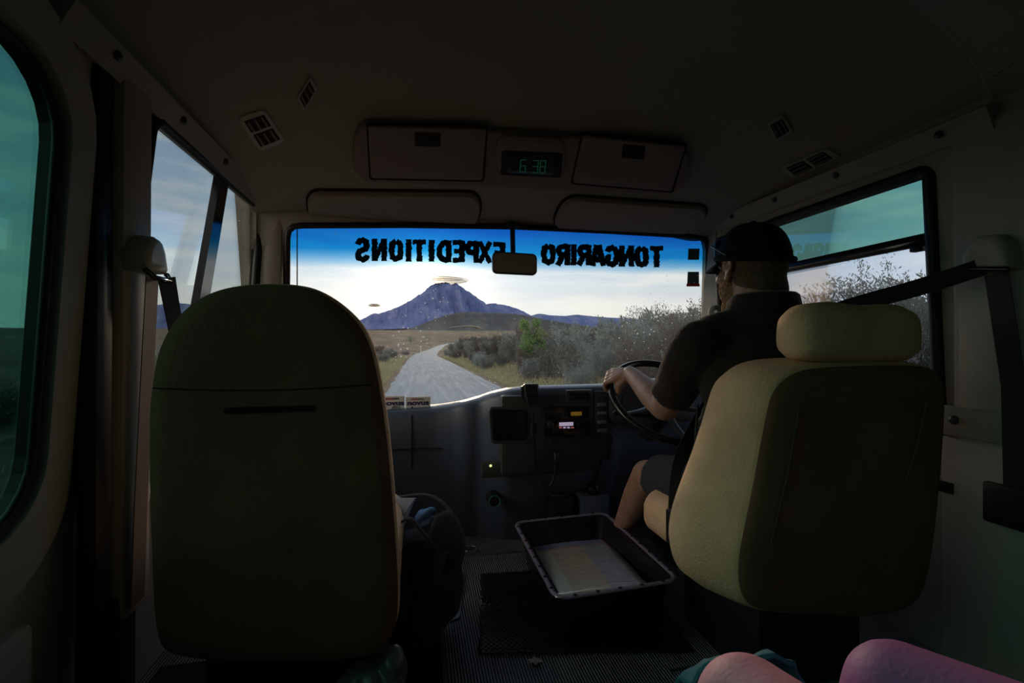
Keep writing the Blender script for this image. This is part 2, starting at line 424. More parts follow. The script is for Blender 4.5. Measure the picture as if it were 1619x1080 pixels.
def remesh(name, bm, voxel, m, parent=None, smooth_it=6, disp=None):
    """fuse overlapping volumes into one continuous skin"""
    bmesh.ops.recalc_face_normals(bm, faces=bm.faces)
    me = bpy.data.meshes.new('tmp'); bm.to_mesh(me); bm.free()
    o = bpy.data.objects.new('tmp', me); COL.objects.link(o)
    r = o.modifiers.new('r', 'REMESH'); r.mode = 'VOXEL'; r.voxel_size = voxel
    s = o.modifiers.new('s', 'SMOOTH'); s.iterations = smooth_it; s.factor = .5
    dg = bpy.context.evaluated_depsgraph_get(); dg.update()
    m2 = bpy.data.meshes.new_from_object(o.evaluated_get(dg)); bpy.data.objects.remove(o); bpy.data.meshes.remove(me)
    m2.name = name; m2.materials.clear()
    if disp:
        for v in m2.vertices: v.co = v.co + v.normal * disp(v.co)
    q = link(name, m2, m, None, True)
    if parent is not None: fix_parent(q, parent)
    return q

# ================================================================== OUTSIDE
def lerp(a, b, s): return a + (b - a) * s
def sst(s): s = max(0., min(1., s)); return s * s * (3 - 2 * s)
def interp(x, L):
    if x <= L[0][0]: return L[0][1]
    for (a, b), (c, d) in zip(L, L[1:]):
        if x <= c: return lerp(b, d, (x - a) / (c - a))
    return L[-1][1]
def xc(y): return interp(y, [(-100, 1.1), (45, 1.1), (62, 1.05), (78, 1.3), (110, 3.0), (150, 5.6), (220, 10.5), (290, 15.5), (330, 24), (400, 60), (7000, 2000)])
def rw(y): return interp(y, [(0, 2.35), (40, 2.35), (75, 2.1), (300, 2.2)])
ZG = [(-60, -.8), (58, -.8), (75, -.85), (150, -.7), (290, .5), (420, 5), (600, 13), (1000, 29), (2500, 75), (5000, 150), (9000, 270)]
def zg(y): return interp(y, ZG)
def T(x, y):
    c = xc(y); r = abs(x - c) - rw(y) - .15; b = zg(y)
    if r <= 0: return b - .02
    nz = noise.noise(Vector((x * .25, y * .18, 0))) * .35 + noise.noise(Vector((x * .9, y * .7, 3))) * .10
    if x > c: k = .95 * sst(r / 3.6) + .35 * sst((r - 4) / 14)
    else: k = .75 * sst(r / 6.0) * interp(y, [(0, .1), (8, .3), (16, 1), (100, 1)])
    far = interp(y, [(80, 1), (300, 2.5), (2000, 14)])
    return b + k + nz * min(1, r / 2) * far
ys = []; y = -40.
while y < 7500: ys.append(y); y += max(.55, abs(y) * .022) if y > 0 else 1.5
ss = [((i - 60) / 60.) for i in range(121)]
vs = []; fs = []
for y in ys:
    W = 22 + 1.9 * max(0, y)
    for s in ss: x = xc(y) * (1 - abs(s)) + (abs(s) ** 2.2) * math.copysign(W + 18, s) + s * 3.2; vs.append((x, y, T(x, y)))
n = len(ss)
for i in range(len(ys) - 1):
    for j in range(n - 1): a = i * n + j; fs.append((a, a + 1, a + n + 1, a + n))
m = bpy.data.materials.new('heath'); m.use_nodes = True; t = m.node_tree; b = t.nodes['Principled BSDF']; b.inputs['Roughness'].default_value = .95; b.inputs['Specular IOR Level'].default_value = .05
geo = nn(t, 'ShaderNodeNewGeometry')
n1 = nn(t, 'ShaderNodeTexNoise'); n1.inputs['Scale'].default_value = .05; n1.inputs['Detail'].default_value = 9; n1.inputs['Roughness'].default_value = .65; t.links.new(geo.outputs['Position'], n1.inputs['Vector'])
n2 = nn(t, 'ShaderNodeTexNoise'); n2.inputs['Scale'].default_value = 2.5; n2.inputs['Detail'].default_value = 6; t.links.new(geo.outputs['Position'], n2.inputs['Vector'])
c = ramp(t, n1.outputs[0], [(.35, (.07, .053, .045)), (.5, (.12, .095, .075)), (.65, (.19, .18, .12))])
c2 = ramp(t, n2.outputs[0], [(.3, (.45, .45, .45)), (.7, (1.3, 1.3, 1.2))])
t.links.new(mixc(t, 1.0, c, c2, 'MULTIPLY'), b.inputs['Base Color']); M['heath'] = m
mesh('ground', vs, fs, 'heath', kind='structure')

m = bpy.data.materials.new('gravel'); m.use_nodes = True; t = m.node_tree; b = t.nodes['Principled BSDF']; b.inputs['Roughness'].default_value = .8
geo = nn(t, 'ShaderNodeNewGeometry'); mp = nn(t, 'ShaderNodeMapping'); mp.inputs['Scale'].default_value = (3.2, .16, 1); t.links.new(geo.outputs['Position'], mp.inputs[0])
n1 = nn(t, 'ShaderNodeTexNoise'); n1.inputs['Scale'].default_value = 1.8; n1.inputs['Detail'].default_value = 4; t.links.new(mp.outputs[0], n1.inputs['Vector'])
n2 = nn(t, 'ShaderNodeTexNoise'); n2.inputs['Scale'].default_value = 22; n2.inputs['Detail'].default_value = 8; n2.inputs['Roughness'].default_value = .75; t.links.new(geo.outputs['Position'], n2.inputs['Vector'])
c = ramp(t, n1.outputs[0], [(.3, (.075, .12, .17)), (.52, (.115, .17, .23)), (.72, (.18, .24, .30))])
c2 = ramp(t, n2.outputs[0], [(.33, (.45, .46, .48)), (.68, (1.4, 1.4, 1.36))])
t.links.new(mixc(t, 1.0, c, c2, 'MULTIPLY'), b.inputs['Base Color'])
bp = nn(t, 'ShaderNodeBump'); bp.inputs['Strength'].default_value = .6; bp.inputs['Distance'].default_value = .03; t.links.new(n2.outputs[0], bp.inputs['Height']); t.links.new(bp.outputs[0], b.inputs['Normal']); M['gravel'] = m
vs = []; fs = []; ry = [y for y in ys if -30 < y < 350]
for y in ry:
    for k in range(9):
        s = (k - 4) / 4.; x = xc(y) + s * (rw(y) + .1 + .15 * noise.noise(Vector((y * .6, s * 2, 5))))
        vs.append((x, y, zg(y) + .05 - .05 * s * s - (.05 if abs(s) == 1 else 0)))
for i in range(len(ry) - 1):
    for j in range(8): a = i * 9 + j; fs.append((a, a + 1, a + 10, a + 9))
mesh('road', vs, fs, 'gravel', kind='structure')
# the pale bend of the road far out on the plain
pp = [(712, 519), (728, 517.6), (742, 517.4), (752, 518.6), (757, 520.4)]; rv = []; rf = []
for i, (a, b_) in enumerate(smooth_path([(p[0], p[1], 0) for p in pp], 5) and [(v.x, v.y) for v in smooth_path([(p[0], p[1], 0) for p in pp], 5)]):
    D = 900 + 60 * i * .2
    r = ray(a, b_); p = CAM + r * D; wv = 10
    for s in (-1, 1):
        q = p + Vector((s * wv * .8, s * wv, 0)); q.z = p.z + 2.0 + s * 1.6; rv.append(q)
for i in range(len(rv) // 2 - 1): rf.append((2 * i, 2 * i + 1, 2 * i + 3, 2 * i + 2))
mat('far_gravel', (.62, .58, .52), .9)
o = mesh('road_bend', rv, rf, 'far_gravel', kind='structure')
sol = o.modifiers.new('s', 'SOLIDIFY'); sol.thickness = .5

# ---- mountain and hills
def rock(name, a, b_, c_):
    m = bpy.data.materials.new(name); m.use_nodes = True; t = m.node_tree; b = t.nodes['Principled BSDF']; b.inputs['Roughness'].default_value = .95; b.inputs['Specular IOR Level'].default_value = .05
    geo = nn(t, 'ShaderNodeNewGeometry'); mp = nn(t, 'ShaderNodeMapping'); mp.inputs['Scale'].default_value = (.004, .0012, .0035); t.links.new(geo.outputs['Position'], mp.inputs[0])
    n1 = nn(t, 'ShaderNodeTexNoise'); n1.inputs['Scale'].default_value = 1.0; n1.inputs['Detail'].default_value = 10; n1.inputs['Roughness'].default_value = .62; n1.inputs['Distortion'].default_value = .6; t.links.new(mp.outputs[0], n1.inputs['Vector'])
    t.links.new(ramp(t, n1.outputs[0], [(.36, a), (.5, b_), (.64, c_)]), b.inputs['Base Color']); M[name] = m
rock('volcano_hazed', (.055, .080, .20), (.075, .105, .25), (.125, .15, .28))  # blue of the distant haze is mixed into the rock colour
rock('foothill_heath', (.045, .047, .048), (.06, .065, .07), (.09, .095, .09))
rock('range_hazed', (.055, .085, .20), (.08, .115, .24), (.125, .155, .27))  # haze blue painted into the colour of the range and side hill
def relief(name, sil, D0, Wd, m, label=None, amp=.05, base=525, nx=260, ny=46, kind=None, cat=None):
    p0, p1 = sil[0][0], sil[-1][0]; vs = []; fs = []
    for j in range(ny):
        v = j / (ny - 1) * 2 - 1
        for i in range(nx):
            px = lerp(p0, p1, i / (nx - 1)); ysil = interp(px, sil); hh = max(0., (base - ysil)) / F * D0
            r = ray(px, base); p = CAM + r * D0
            dy = v * (Wd * .35 + hh * 2.1)
            prof = math.exp(-(v * 2.0) ** 2 * .75) - math.exp(-3.0)
            z = hh * prof / (1 - math.exp(-3.0))
            q = Vector((p.x * .0016, (p.y + dy) * .0005, 0))
            gz = abs(noise.noise(Vector((p.x * .0042, dy * .0007, 1)))) + .6 * abs(noise.noise(Vector((p.x * .011, dy * .002, 4)))) + .35 * noise.noise(Vector((p.x * .03, dy * .006, 9)))
            z -= hh * amp * 6 * gz * (1 - prof) * prof * 1.7
            z += hh * .012 * noise.noise(Vector((p.x * .02, 0, 0)))
            vs.append((p.x, p.y + dy, p.z + z - 25 * (1 - prof)))
    for j in range(ny - 1):
        for i in range(nx - 1): a = j * nx + i; fs.append((a, a + 1, a + nx + 1, a + nx))
    o = mesh(name, vs, fs, m, kind=kind)
    if label: tag(o, label, cat)
    return o
SIL = [(520, 524), (560, 512), (582, 500.5), (592, 495), (600, 496), (612, 492), (630, 485), (650, 474), (668, 462), (680, 452), (687, 447.5), (694, 448.5), (700, 446.5), (707, 447), (713, 449.5), (719, 448.5), (724, 451), (733, 457), (745, 466), (756, 474), (766, 479.5), (780, 480), (795, 482), (808, 486), (822, 492), (838, 500), (850, 507), (880, 520)]
relief('volcano', SIL, 9000, 4200, 'volcano_hazed', 'steep haze-blue volcano cone rising beyond the plain under the cap cloud', kind='thing', cat='mountain', amp=.075)
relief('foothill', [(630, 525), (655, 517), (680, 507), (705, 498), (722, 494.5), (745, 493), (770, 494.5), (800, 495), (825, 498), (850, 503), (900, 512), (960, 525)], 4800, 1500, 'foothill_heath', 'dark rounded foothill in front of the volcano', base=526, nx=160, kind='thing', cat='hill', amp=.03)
relief('mountain_range', [(800, 524), (830, 504), (842, 498), (852, 495.5), (866, 498.5), (890, 499.5), (910, 497.5), (935, 500), (960, 502), (985, 503), (1010, 505), (1060, 508), (1120, 507), (1250, 500), (1420, 500), (1500, 522)], 8500, 2600, 'range_hazed', 'long low haze-blue range beyond the scrub, trailing off from the volcano', kind='thing', cat='mountain range', amp=.04)
relief('blue_hill', [(160, 520), (205, 500), (235, 487), (262, 481), (285, 479), (310, 482), (350, 489), (400, 497), (450, 505), (500, 515), (540, 522)], 5200, 1800, 'range_hazed', 'haze-blue hill seen through the side window over the seat belt', kind='thing', cat='hill', amp=.03, nx=160)

# ---- cap cloud over the summit and a small puff
m = bpy.data.materials.new('cloud_soft'); m.use_nodes = True; t = m.node_tree; t.nodes.clear()
lw = nn(t, 'ShaderNodeLayerWeight'); lw.inputs[0].default_value = .5
tr = nn(t, 'ShaderNodeBsdfTransparent'); df = nn(t, 'ShaderNodeBsdfDiffuse'); df.inputs[0].default_value = (.28, .21, .14, 1); tl = nn(t, 'ShaderNodeBsdfTranslucent'); tl.inputs[0].default_value = (.40, .30, .18, 1)
ad = nn(t, 'ShaderNodeMixShader'); ad.inputs[0].default_value = .55; t.links.new(df.outputs[0], ad.inputs[1]); t.links.new(tl.outputs[0], ad.inputs[2])
mx = nn(t, 'ShaderNodeMixShader'); f = mth(t, 'MULTIPLY', mth(t, 'POWER', mth(t, 'SUBTRACT', 1.0, lw.outputs['Facing'], clamp=True), .8), .8, clamp=True)
t.links.new(f, mx.inputs[0]); t.links.new(tr.outputs[0], mx.inputs[1]); t.links.new(ad.outputs[0], mx.inputs[2])
o_ = nn(t, 'ShaderNodeOutputMaterial'); t.links.new(mx.outputs[0], o_.inputs[0]); M['cloud_soft'] = m
def cloud(name, px, py, wpx, hpx, D, label, seed):
    c = CAM + ray(px, py) * D; bm = bmesh.new()
    for k, (s, h, dz) in enumerate(((1, .42, .1), (.9, .36, -.35), (.72, .3, .5))):
        add_ell(bm, c + Vector((0, 0, dz * hpx / F * D * .5)), (wpx / 2 / F * D * s, wpx / 2 / F * D * s, hpx / 2 / F * D * h * 1.5), seg=40)
    for v in bm.verts: v.co.z += noise.noise(v.co * .002 + Vector((seed, 0, 0))) * hpx / F * D * .10
    return tag(from_bm(name, bm, 'cloud_soft', smooth=True), label, 'cloud')
cloud('cap_cloud', 707, 443.5, 70, 9, 8900, 'flat lens-shaped cap cloud hovering on the volcano summit', 1)
cloud('small_cloud', 592, 483, 20, 6, 8000, 'small dusky puff of cloud low over the slope beside the front seat', 5)

# ---- scrub bushes
def bush_mesh(name, seed, stems, leaves, h, spread, leaf, upright=.5, m='scrub_grey'):
    R = random.Random(seed); vs = []; fs = []
    for s in range(stems):
        a = R.random() * 6.283; rr = R.random() ** .6 * spread * .55; ox, oy = rr * math.cos(a), rr * math.sin(a)
        L = h * (.5 + .5 * R.random()) * (1.05 - .45 * rr / spread); tilt = (1 - upright) * (.25 + .9 * R.random())
        dx, dy = math.cos(a) * tilt, math.sin(a) * tilt
        # stem as a thin three-sided twig
        prev = None
        for k in range(5):
            q = k / 4.; cx_ = ox + dx * L * q * q; cy_ = oy + dy * L * q * q; cz = L * q; r_ = .012 * (1 - q) + .002; i0 = len(vs)
            for e in range(3): vs.append((cx_ + r_ * math.cos(e * 2.09), cy_ + r_ * math.sin(e * 2.09), cz))
            if prev is not None:
                for e in range(3): fs.append((prev + e, prev + (e + 1) % 3, i0 + (e + 1) % 3, i0 + e))
            prev = i0
        for l in range(leaves):
            q = .12 + .88 * R.random() ** .75; cx_ = ox + dx * L * q * q; cy_ = oy + dy * L * q * q; cz = L * q
            w_ = .15 * (1.15 - q) + .03
            p = Vector((cx_ + R.gauss(0, w_), cy_ + R.gauss(0, w_), cz + R.gauss(0, .04)))
            d = Vector((R.gauss(0, .55) + dx, R.gauss(0, .55) + dy, .35 + R.random() * .9)).normalized()
            sd = d.cross(Vector((R.gauss(0, 1), R.gauss(0, 1), R.gauss(0, 1)))).normalized(); ln = leaf * (.6 + R.random() * .9); wd = ln * .16
            i0 = len(vs); vs += [tuple(p), tuple(p + d * ln * .5 + sd * wd), tuple(p + d * ln), tuple(p + d * ln * .5 - sd * wd)]
            fs.append((i0, i0 + 1, i0 + 2, i0 + 3))
    me = bpy.data.meshes.new(name); me.from_pydata(vs, [], fs); me.materials.append(M[m]); return me
BM = [bush_mesh('scrub_bush', 11 + i, 34, 95, 1.75, 1.0, .13, .45 + .1 * (i % 3), 'scrub_grey' if i % 3 else 'scrub_dark') for i in range(6)]
BM.append(bush_mesh('scrub_bush', 40, 46, 420, 2.5, .5, .042, .8, 'scrub_dark'))
FINE = [bush_mesh('scrub_bush', 50 + i, 40, 260, 1.75, 1.0, .055, .5, 'scrub_grey' if i else 'scrub_dark') for i in range(3)]
LOW = [bush_mesh('low_scrub', 60 + i, 30, 60, .8, .9, .11, .3, 'scrub_grey' if i else 'scrub_dark') for i in range(3)]
def put_bush(name, me, x, y, s, label, group, sz=None):
    o = bpy.data.objects.new(name, me); COL.objects.link(o); o.location = (x, y, T(x, y) - .05); o.rotation_euler = (0, 0, random.random() * 6.28); o.scale = (s, s, sz or s)
    return tag(o, label, 'bush', group)
R = random.Random(3); spots = []
for k in range(4000):
    y = R.random() ** 1.7 * 78 + .3; side = xc(y) + rw(y)
    x = side + .8 + R.random() ** 1.3 * (7 + y * .30)
    mind = .62 + y * .012
    if y > 75 and x < side + 2: continue
    if any((x - a) ** 2 + (y - b) ** 2 < mind ** 2 for a, b in spots): continue
    if y < 12 and x < 5.6: continue
    spots.append((x, y))
    if len(spots) >= 285: break
for x, y in spots:
    near = x - (xc(y) + rw(y)); s = (.40 + .62 * min(1, near / 3.4)) * (.85 + R.random() * .35)
    me = BM[6] if (R.random() < .04) else BM[R.randrange(6)]
    if math.hypot(x, y) < 15: me = FINE[R.randrange(3)]
    put_bush('scrub_bush', me, x, y, s, 'grey-green scrub bush in the dense thicket on the bank beyond the driver', 'scrub bushes of the thicket along the gravel road')
spots = []
for k in range(3000):
    y = 9 + R.random() ** 1.3 * 75; x = xc(y) - rw(y) - 1.1 - R.random() * (4 + y * .12)
    if any((x - a) ** 2 + (y - b) ** 2 < (.8 + y * .012) ** 2 for a, b in spots): continue
    spots.append((x, y))
    if len(spots) >= 75: break
for x, y in spots:
    put_bush('low_scrub_bush', LOW[R.randrange(3)], x, y, .7 + R.random() * .5, 'low wispy scrub bush on the verge across the road from the thicket', 'low scrub bushes on the verge across the road')
# spires against the sky beside the driver's window
for px_, top, X, lab in ((1386, 405, 5.6, 'tall bushy shrub against the sky, just above the belt in the driver window'), (1425, 408, 5.9, 'slim spire-shaped shrub close to the rear edge of the driver window'), (1338, 458, 6.4, 'shrub with a ragged top just behind the driver cap')):
    p = PXp(px_, top, X); g = T(p.x, p.y); me = BM[6]; put_bush('tall_shrub', me, p.x, p.y, .85, lab, None, (p.z - g) / 2.45)
# broad green tree and small far trees
def tree(name, px_, top, D, wpx, label, green='tree_green', seed=5, kmul=1):
    c = CAM + ray(px_, top) * D; g = T(c.x, c.y); H = c.z - g; Wd = wpx / F * D / 2
    t_ = empty(name, (c.x, c.y, g), label, 'tree'); R2 = random.Random(seed)
    bm = bmesh.new(); add_tube(bm, [Vector((c.x, c.y, g - .1)), Vector((c.x + .05, c.y, g + H * .35)), Vector((c.x, c.y, g + H * .8))], [H * .03, H * .024, H * .008], 8)
    for k in range(6):
        a = k * 1.05; add_tube(bm, [Vector((c.x, c.y, g + H * (.25 + .07 * k))), Vector((c.x + math.cos(a) * Wd * .6, c.y + math.sin(a) * Wd * .6, g + H * (.5 + .07 * k)))], [H * .012, H * .005], 6)
    from_bm('trunk', bm, 'bark', t_, True)
    vs = []; fs = []
    cl = [(R2.gauss(0, .42) * Wd, R2.gauss(0, .42) * Wd, H * (.30 + .58 * R2.random()), Wd * (.28 + .2 * R2.random())) for _ in range(26)]
    for i in range(int(5200 * kmul)):
        ax_, ay_, az_, ar_ = cl[i % len(cl)]
        v = Vector((R2.gauss(0, 1), R2.gauss(0, 1), R2.gauss(0, 1))).normalized() * ar_ * R2.random() ** .35
        p = Vector((c.x + ax_ + v.x, c.y + ay_ + v.y, g + az_ + v.z)); d = Vector((R2.gauss(0, 1), R2.gauss(0, 1), R2.gauss(0, 1))).normalized(); s_ = d.cross(Vector((.3, .2, 1))).normalized()
        L = H * .035 * (.6 + R2.random()); i0 = len(vs); vs += [p, p + d * L * .5 + s_ * L * .3, p + d * L, p + d * L * .5 - s_ * L * .3]; fs.append((i0, i0 + 1, i0 + 2, i0 + 3))
    mesh('crown', vs, fs, green, t_, smooth=False)
tree('green_tree', 843, 499, 21, 46, 'bright green leafy tree standing out of the grey thicket', seed=8)
tree('small_tree', 649, 531, 290, 17, 'small round green tree on the plain, larger of the two beyond the road', kmul=.4, seed=3)
tree('small_tree', 677, 531, 330, 14, 'small green tree on the plain directly behind the road bend', kmul=.3, seed=4)
# marker post
p = PYp(665.5, 563, 66); g = T(p.x, p.y)
t_ = empty('marker_post', (p.x, p.y, g), 'thin white marker post on the verge where the road bends', 'post')
tube('post', [(p.x, p.y, g - .1), (p.x, p.y, g + 1.35)], .06, 'post_white', t_); box('reflector', (p.x - .09, p.y - .09, g + 1.3), (p.x + .09, p.y + .05, g + 1.55), 'post_white', t_, .01)
# verge grass
vs = []; fs = []; R = random.Random(9)
for i in range(26000):
    y = 7 + R.random() ** 1.6 * 55; sd_ = 1 if R.random() < .62 else -1
    x = xc(y) + sd_ * (rw(y) + .0 + abs(R.gauss(0, 1.3)) + .1); z = T(x, y); L = .10 + .22 * R.random() ** 2; a = R.random() * 6.28
    dx, dy = math.cos(a), math.sin(a); w_ = .008 + .006 * R.random() + y * .0003; i0 = len(vs)
    lx, ly = R.gauss(0, .45) * L, R.gauss(0, .45) * L
    vs += [(x - dy * w_, y + dx * w_, z - .01), (x + dy * w_, y - dx * w_, z - .01), (x + lx, y + ly, z + L)]; fs.append((i0, i0 + 1, i0 + 2))
tag(mesh('grass', vs, fs, 'grass_blade', smooth=False), 'dry tufted grass along both verges of the gravel road', 'grass', kind='stuff')

# ================================================================== BUS SHELL
ZR = 1.475
def XL(z): return -.64 - max(0, 1.47 - z) * .06
def XR(z): return 1.42 + max(0, 1.47 - z) * .05
MID, HALF = .39, 1.045
PC = [(-2, 1.80), (.95, 1.80), (1.2, 1.765), (1.45, 1.665), (1.52, 1.632), (1.77, 1.508), (1.88, 1.475), (2.0, 1.462), (2.15, 1.45)]
def S(x, y):
    tt = min(1., abs((x - MID) / HALF)); zc = sum(interp(y + d, PC) for d in (-.04, 0, .04)) / 3
    lowr = -.035 * sst((tt - .75) / .25) * sst((y - 1.85) / .2)
    return ZR + (zc - ZR) * (1 - tt ** 5) ** .62 + lowr
def surfC(px, py):
    r = ray(px, py); s0 = .3; s = s0
    while s < 3.2:
        p = CAM + r * s
        if p.z > S(p.x, p.y): break
        s += .01
    a, b = s - .01, s
    for _ in range(18):
        mm = (a + b) / 2; p = CAM + r * mm
        if p.z > S(p.x, p.y): b = mm
        else: a = mm
    p = CAM + r * b; e = .02
    gx = (S(p.x + e, p.y) - S(p.x - e, p.y)) / (2 * e); gy = (S(p.x, p.y + e) - S(p.x, p.y - e)) / (2 * e)
    return p, Vector((gx, gy, -1)).normalized()
vs = []; fs = []; NX, NY = 64, 70
for j in range(NY + 1):
    y = -1.45 + 3.56 * j / NY
    for i in range(NX + 1):
        tt = -1 + 2 * i / NX; tt = math.sin(tt * math.pi / 2); x = MID + HALF * tt; vs.append((x, y, S(x, y)))
for j in range(NY):
    for i in range(NX): a = j * (NX + 1) + i; fs.append((a, a + NX + 1, a + NX + 2, a + 1))
o = mesh('ceiling', vs, fs, 'headliner', kind='structure'); sol = o.modifiers.new('s', 'SOLIDIFY'); sol.thickness = -.03; sol.offset = 1

# rear headliner panel with rolled lip
lip = []
for i in range(41):
    tt = math.sin((-1 + 2 * i / 40) * math.pi / 2) * .995; x = MID + HALF * tt; lip.append((x, .90 - .03 * abs(tt) ** 3, S(x, .9) - .012))
o = tube('trim_1', lip, .007, 'trim_grey'); o['kind'] = 'structure'
vs = []; fs = []
for j in range(9):
    y = -1.4 + 2.28 * j / 8
    for i in range(41):
        tt = math.sin((-1 + 2 * i / 40) * math.pi / 2) * .99; x = MID + HALF * tt; vs.append((x, y, S(x, y) - .022))
for j in range(8):
    for i in range(40): a = j * 41 + i; fs.append((a, a + 41, a + 42, a + 1))
o = mesh('ceiling_rear', vs, fs, 'headliner', kind='structure'); sol = o.modifiers.new('s', 'SOLIDIFY'); sol.thickness = -.012; sol.offset = 1

def wall_hole(name, outer, holes, to3d, m, thick, direction, parent=None, kind='structure'):
    def orient(L, ccw):
        ar = sum(L[i][0] * L[(i + 1) % len(L)][1] - L[(i + 1) % len(L)][0] * L[i][1] for i in range(len(L)))
        return list(L) if (ar > 0) == ccw else list(L)[::-1]
    loops = [orient(outer, True)] + [orient(h, False) for h in holes]
    flat = [p for L in loops for p in L]
    tris = tessellate_polygon([[Vector((a, b, 0)) for a, b in L] for L in loops])
    n = len(flat); d = Vector(direction) * thick
    vs = [to3d(a, b) for a, b in flat]; vs += [v + d for v in vs]
    fs = [tuple(t_) for t_ in tris] + [tuple(n + i for i in reversed(t_)) for t_ in tris]; i0 = 0
    for L in loops:
        k = len(L)
        for i in range(k): fs.append((i0 + i, i0 + (i + 1) % k, n + i0 + (i + 1) % k, n + i0 + i))
        i0 += k
    me = bpy.data.meshes.new(name); me.from_pydata([tuple(v) for v in vs], [], fs); bm = bmesh.new(); bm.from_mesh(me); bpy.data.meshes.remove(me)
    return from_bm(name, bm, m, parent, kind=kind)
Lw = lambda y, z: Vector((XL(z), y, z)); Rw = lambda y, z: Vector((XR(z), y, z))
wL1 = rrect(1.265, 2.065, .545, 1.465, .05)
wL1 = [(y + (.075 * (1.465 - z) / .92 * -1 if y < 1.6 else 0), z) for y, z in wL1]
wL2 = rrect(-.9, .988, .57, 1.40, .13)
wR1 = rrect(1.02, 1.95, .60, 1.40, .03)
wR2 = rrect(-.9, .45, .62, 1.36, .12)
OUT_L = [(-1.45, -.05), (2.325, -.05), (2.012, 1.53), (-1.45, 1.53)]
wall_hole('wall_left', OUT_L, [wL1, wL2], Lw, 'wall_grey', .025, (-1, 0, 0))
wall_hole('wall_right', OUT_L, [wR1, wR2], Rw, 'wall_grey', .045, (1, 0, 0))
box('wall_rear', (-.72, -1.5, -.05), (1.5, -1.44, 1.85), 'wall_grey', kind='structure')
def ridged_floor():
    m = bpy.data.materials.new('ribbed_floor'); m.use_nodes = True; t = m.node_tree; b = t.nodes['Principled BSDF']; b.inputs['Roughness'].default_value = .5
    geo = nn(t, 'ShaderNodeNewGeometry'); sp = nn(t, 'ShaderNodeSeparateXYZ'); t.links.new(geo.outputs['Position'], sp.inputs[0])
    s = mth(t, 'SINE', mth(t, 'MULTIPLY', sp.outputs[0], 2 * math.pi / .0085))
    n1 = nn(t, 'ShaderNodeTexNoise'); n1.inputs['Scale'].default_value = 5; n1.inputs['Detail'].default_value = 5; t.links.new(geo.outputs['Position'], n1.inputs['Vector'])
    f = mth(t, 'MULTIPLY', mth(t, 'MULTIPLY_ADD', s, .5, .5), mth(t, 'ADD', n1.outputs[0], .35))
    t.links.new(ramp(t, f, [(.15, (.02, .024, .03)), (.85, (.42, .44, .48))]), b.inputs['Base Color'])
    bp = nn(t, 'ShaderNodeBump'); bp.inputs['Strength'].default_value = .8; bp.inputs['Distance'].default_value = .002; t.links.new(s, bp.inputs['Height']); t.links.new(bp.outputs[0], b.inputs['Normal']); M['ribbed_floor'] = m
ridged_floor()
box('floor', (-.75, -1.5, -.06), (1.5, 2.3, 0), 'ribbed_floor', bev=0, kind='structure')
# front wall with windscreen opening: lies in one leaning plane
def WY(z): return 2.2 - (z - .6) * .2
WN = Vector((0, 1, .2)).normalized(); WP = Vector((0, 2.2, .6))
WS = lambda px, py: on_plane(px, py, WP, WN)
wo = [(455, 640), (453.5, 500), (455, 376), (457, 365), (465, 358.5), (480, 357), (640, 356.5), (812, 359), (960, 366), (1090, 373.5), (1108, 376), (1116, 382), (1118.5, 395), (1116, 500), (1113, 650)]
hole = [(WS(a, b).x, WS(a, b).z) for a, b in wo]
hole = hole[:-1] + [(hole[-1][0], .57), (hole[0][0], .57)]
hole[0] = (hole[0][0], .62)
wall_hole('wall_front', [(-.72, 0), (1.52, 0), (1.52, 1.53), (-.72, 1.53)], [hole], lambda x, z: Vector((x, WY(z), z)), 'trim_grey', .04, (0, 1, .2))

def thing_struct(name):
    o = bpy.data.objects.new(name, None); COL.objects.link(o); o['kind'] = 'structure'; return o
def pane(name, loop, to3d, m, off, parent, thick=.004):
    vs = [to3d(a, b) + Vector(off) for a, b in loop]; n = len(vs); d = Vector(off).normalized() * thick
    vs += [v + d for v in vs]; fs = [tuple(range(n)), tuple(range(2 * n - 1, n - 1, -1))] + [(i, (i + 1) % n, n + (i + 1) % n, n + i) for i in range(n)]
    return mesh(name, vs, fs, m, parent, smooth=False)
def reveal(loop, to3d, off0, off1, inset, parent):
    L = loop; n = len(L); cx = sum(a for a, b in L) / n; cy = sum(b for a, b in L) / n
    ar = sum(L[i][0] * L[(i + 1) % n][1] - L[(i + 1) % n][0] * L[i][1] for i in range(n)); sg = 1 if ar > 0 else -1; I = []
    for i in range(n):
        t_ = (Vector(L[(i + 1) % n]) - Vector(L[i - 1])).normalized(); I.append((L[i][0] - t_.y * sg * inset, L[i][1] + t_.x * sg * inset))
    vs = []
    for lp, of in ((L, off0), (I, off0), (I, off1), (L, off1)): vs += [to3d(a, b) + Vector(of) for a, b in lp]
    fs = [(k * n + i, k * n + (i + 1) % n, ((k + 1) % 4) * n + (i + 1) % n, ((k + 1) % 4) * n + i) for k in range(4) for i in range(n)]
    return mesh('seal', vs, fs, 'rubber', parent, smooth=False)
win = thing_struct('window_1')
Wf = lambda x, z: Vector((x, WY(z), z))
pane('windscreen_pane', hole, Wf, 'windscreen_glass', (0, .022, .0044), win)
def loop3(loop, to3d, off=(0, 0, 0)):
    out = []
    for i, (a, b) in enumerate(loop):
        c, d = loop[(i + 1) % len(loop)]; L = math.hypot(c - a, d - b); k = max(1, int(L / .06))
        for j in range(k): out.append(to3d(lerp(a, c, j / k), lerp(b, d, j / k)) + Vector(off))
    return out
tube('gasket', loop3(hole, Wf, (0, -.004, 0)), .013, 'rubber', win, closed=True)
win2 = thing_struct('window_2'); reveal(wL1, Lw, (.004, 0, 0), (-.020, 0, 0), .006, win2)
pane('side_pane', wL1, Lw, 'side_glass', (-.0205, 0, 0), win2); tube('gasket', loop3(wL1, Lw, (.003, 0, 0)), .017, 'rubber', win2, closed=True)
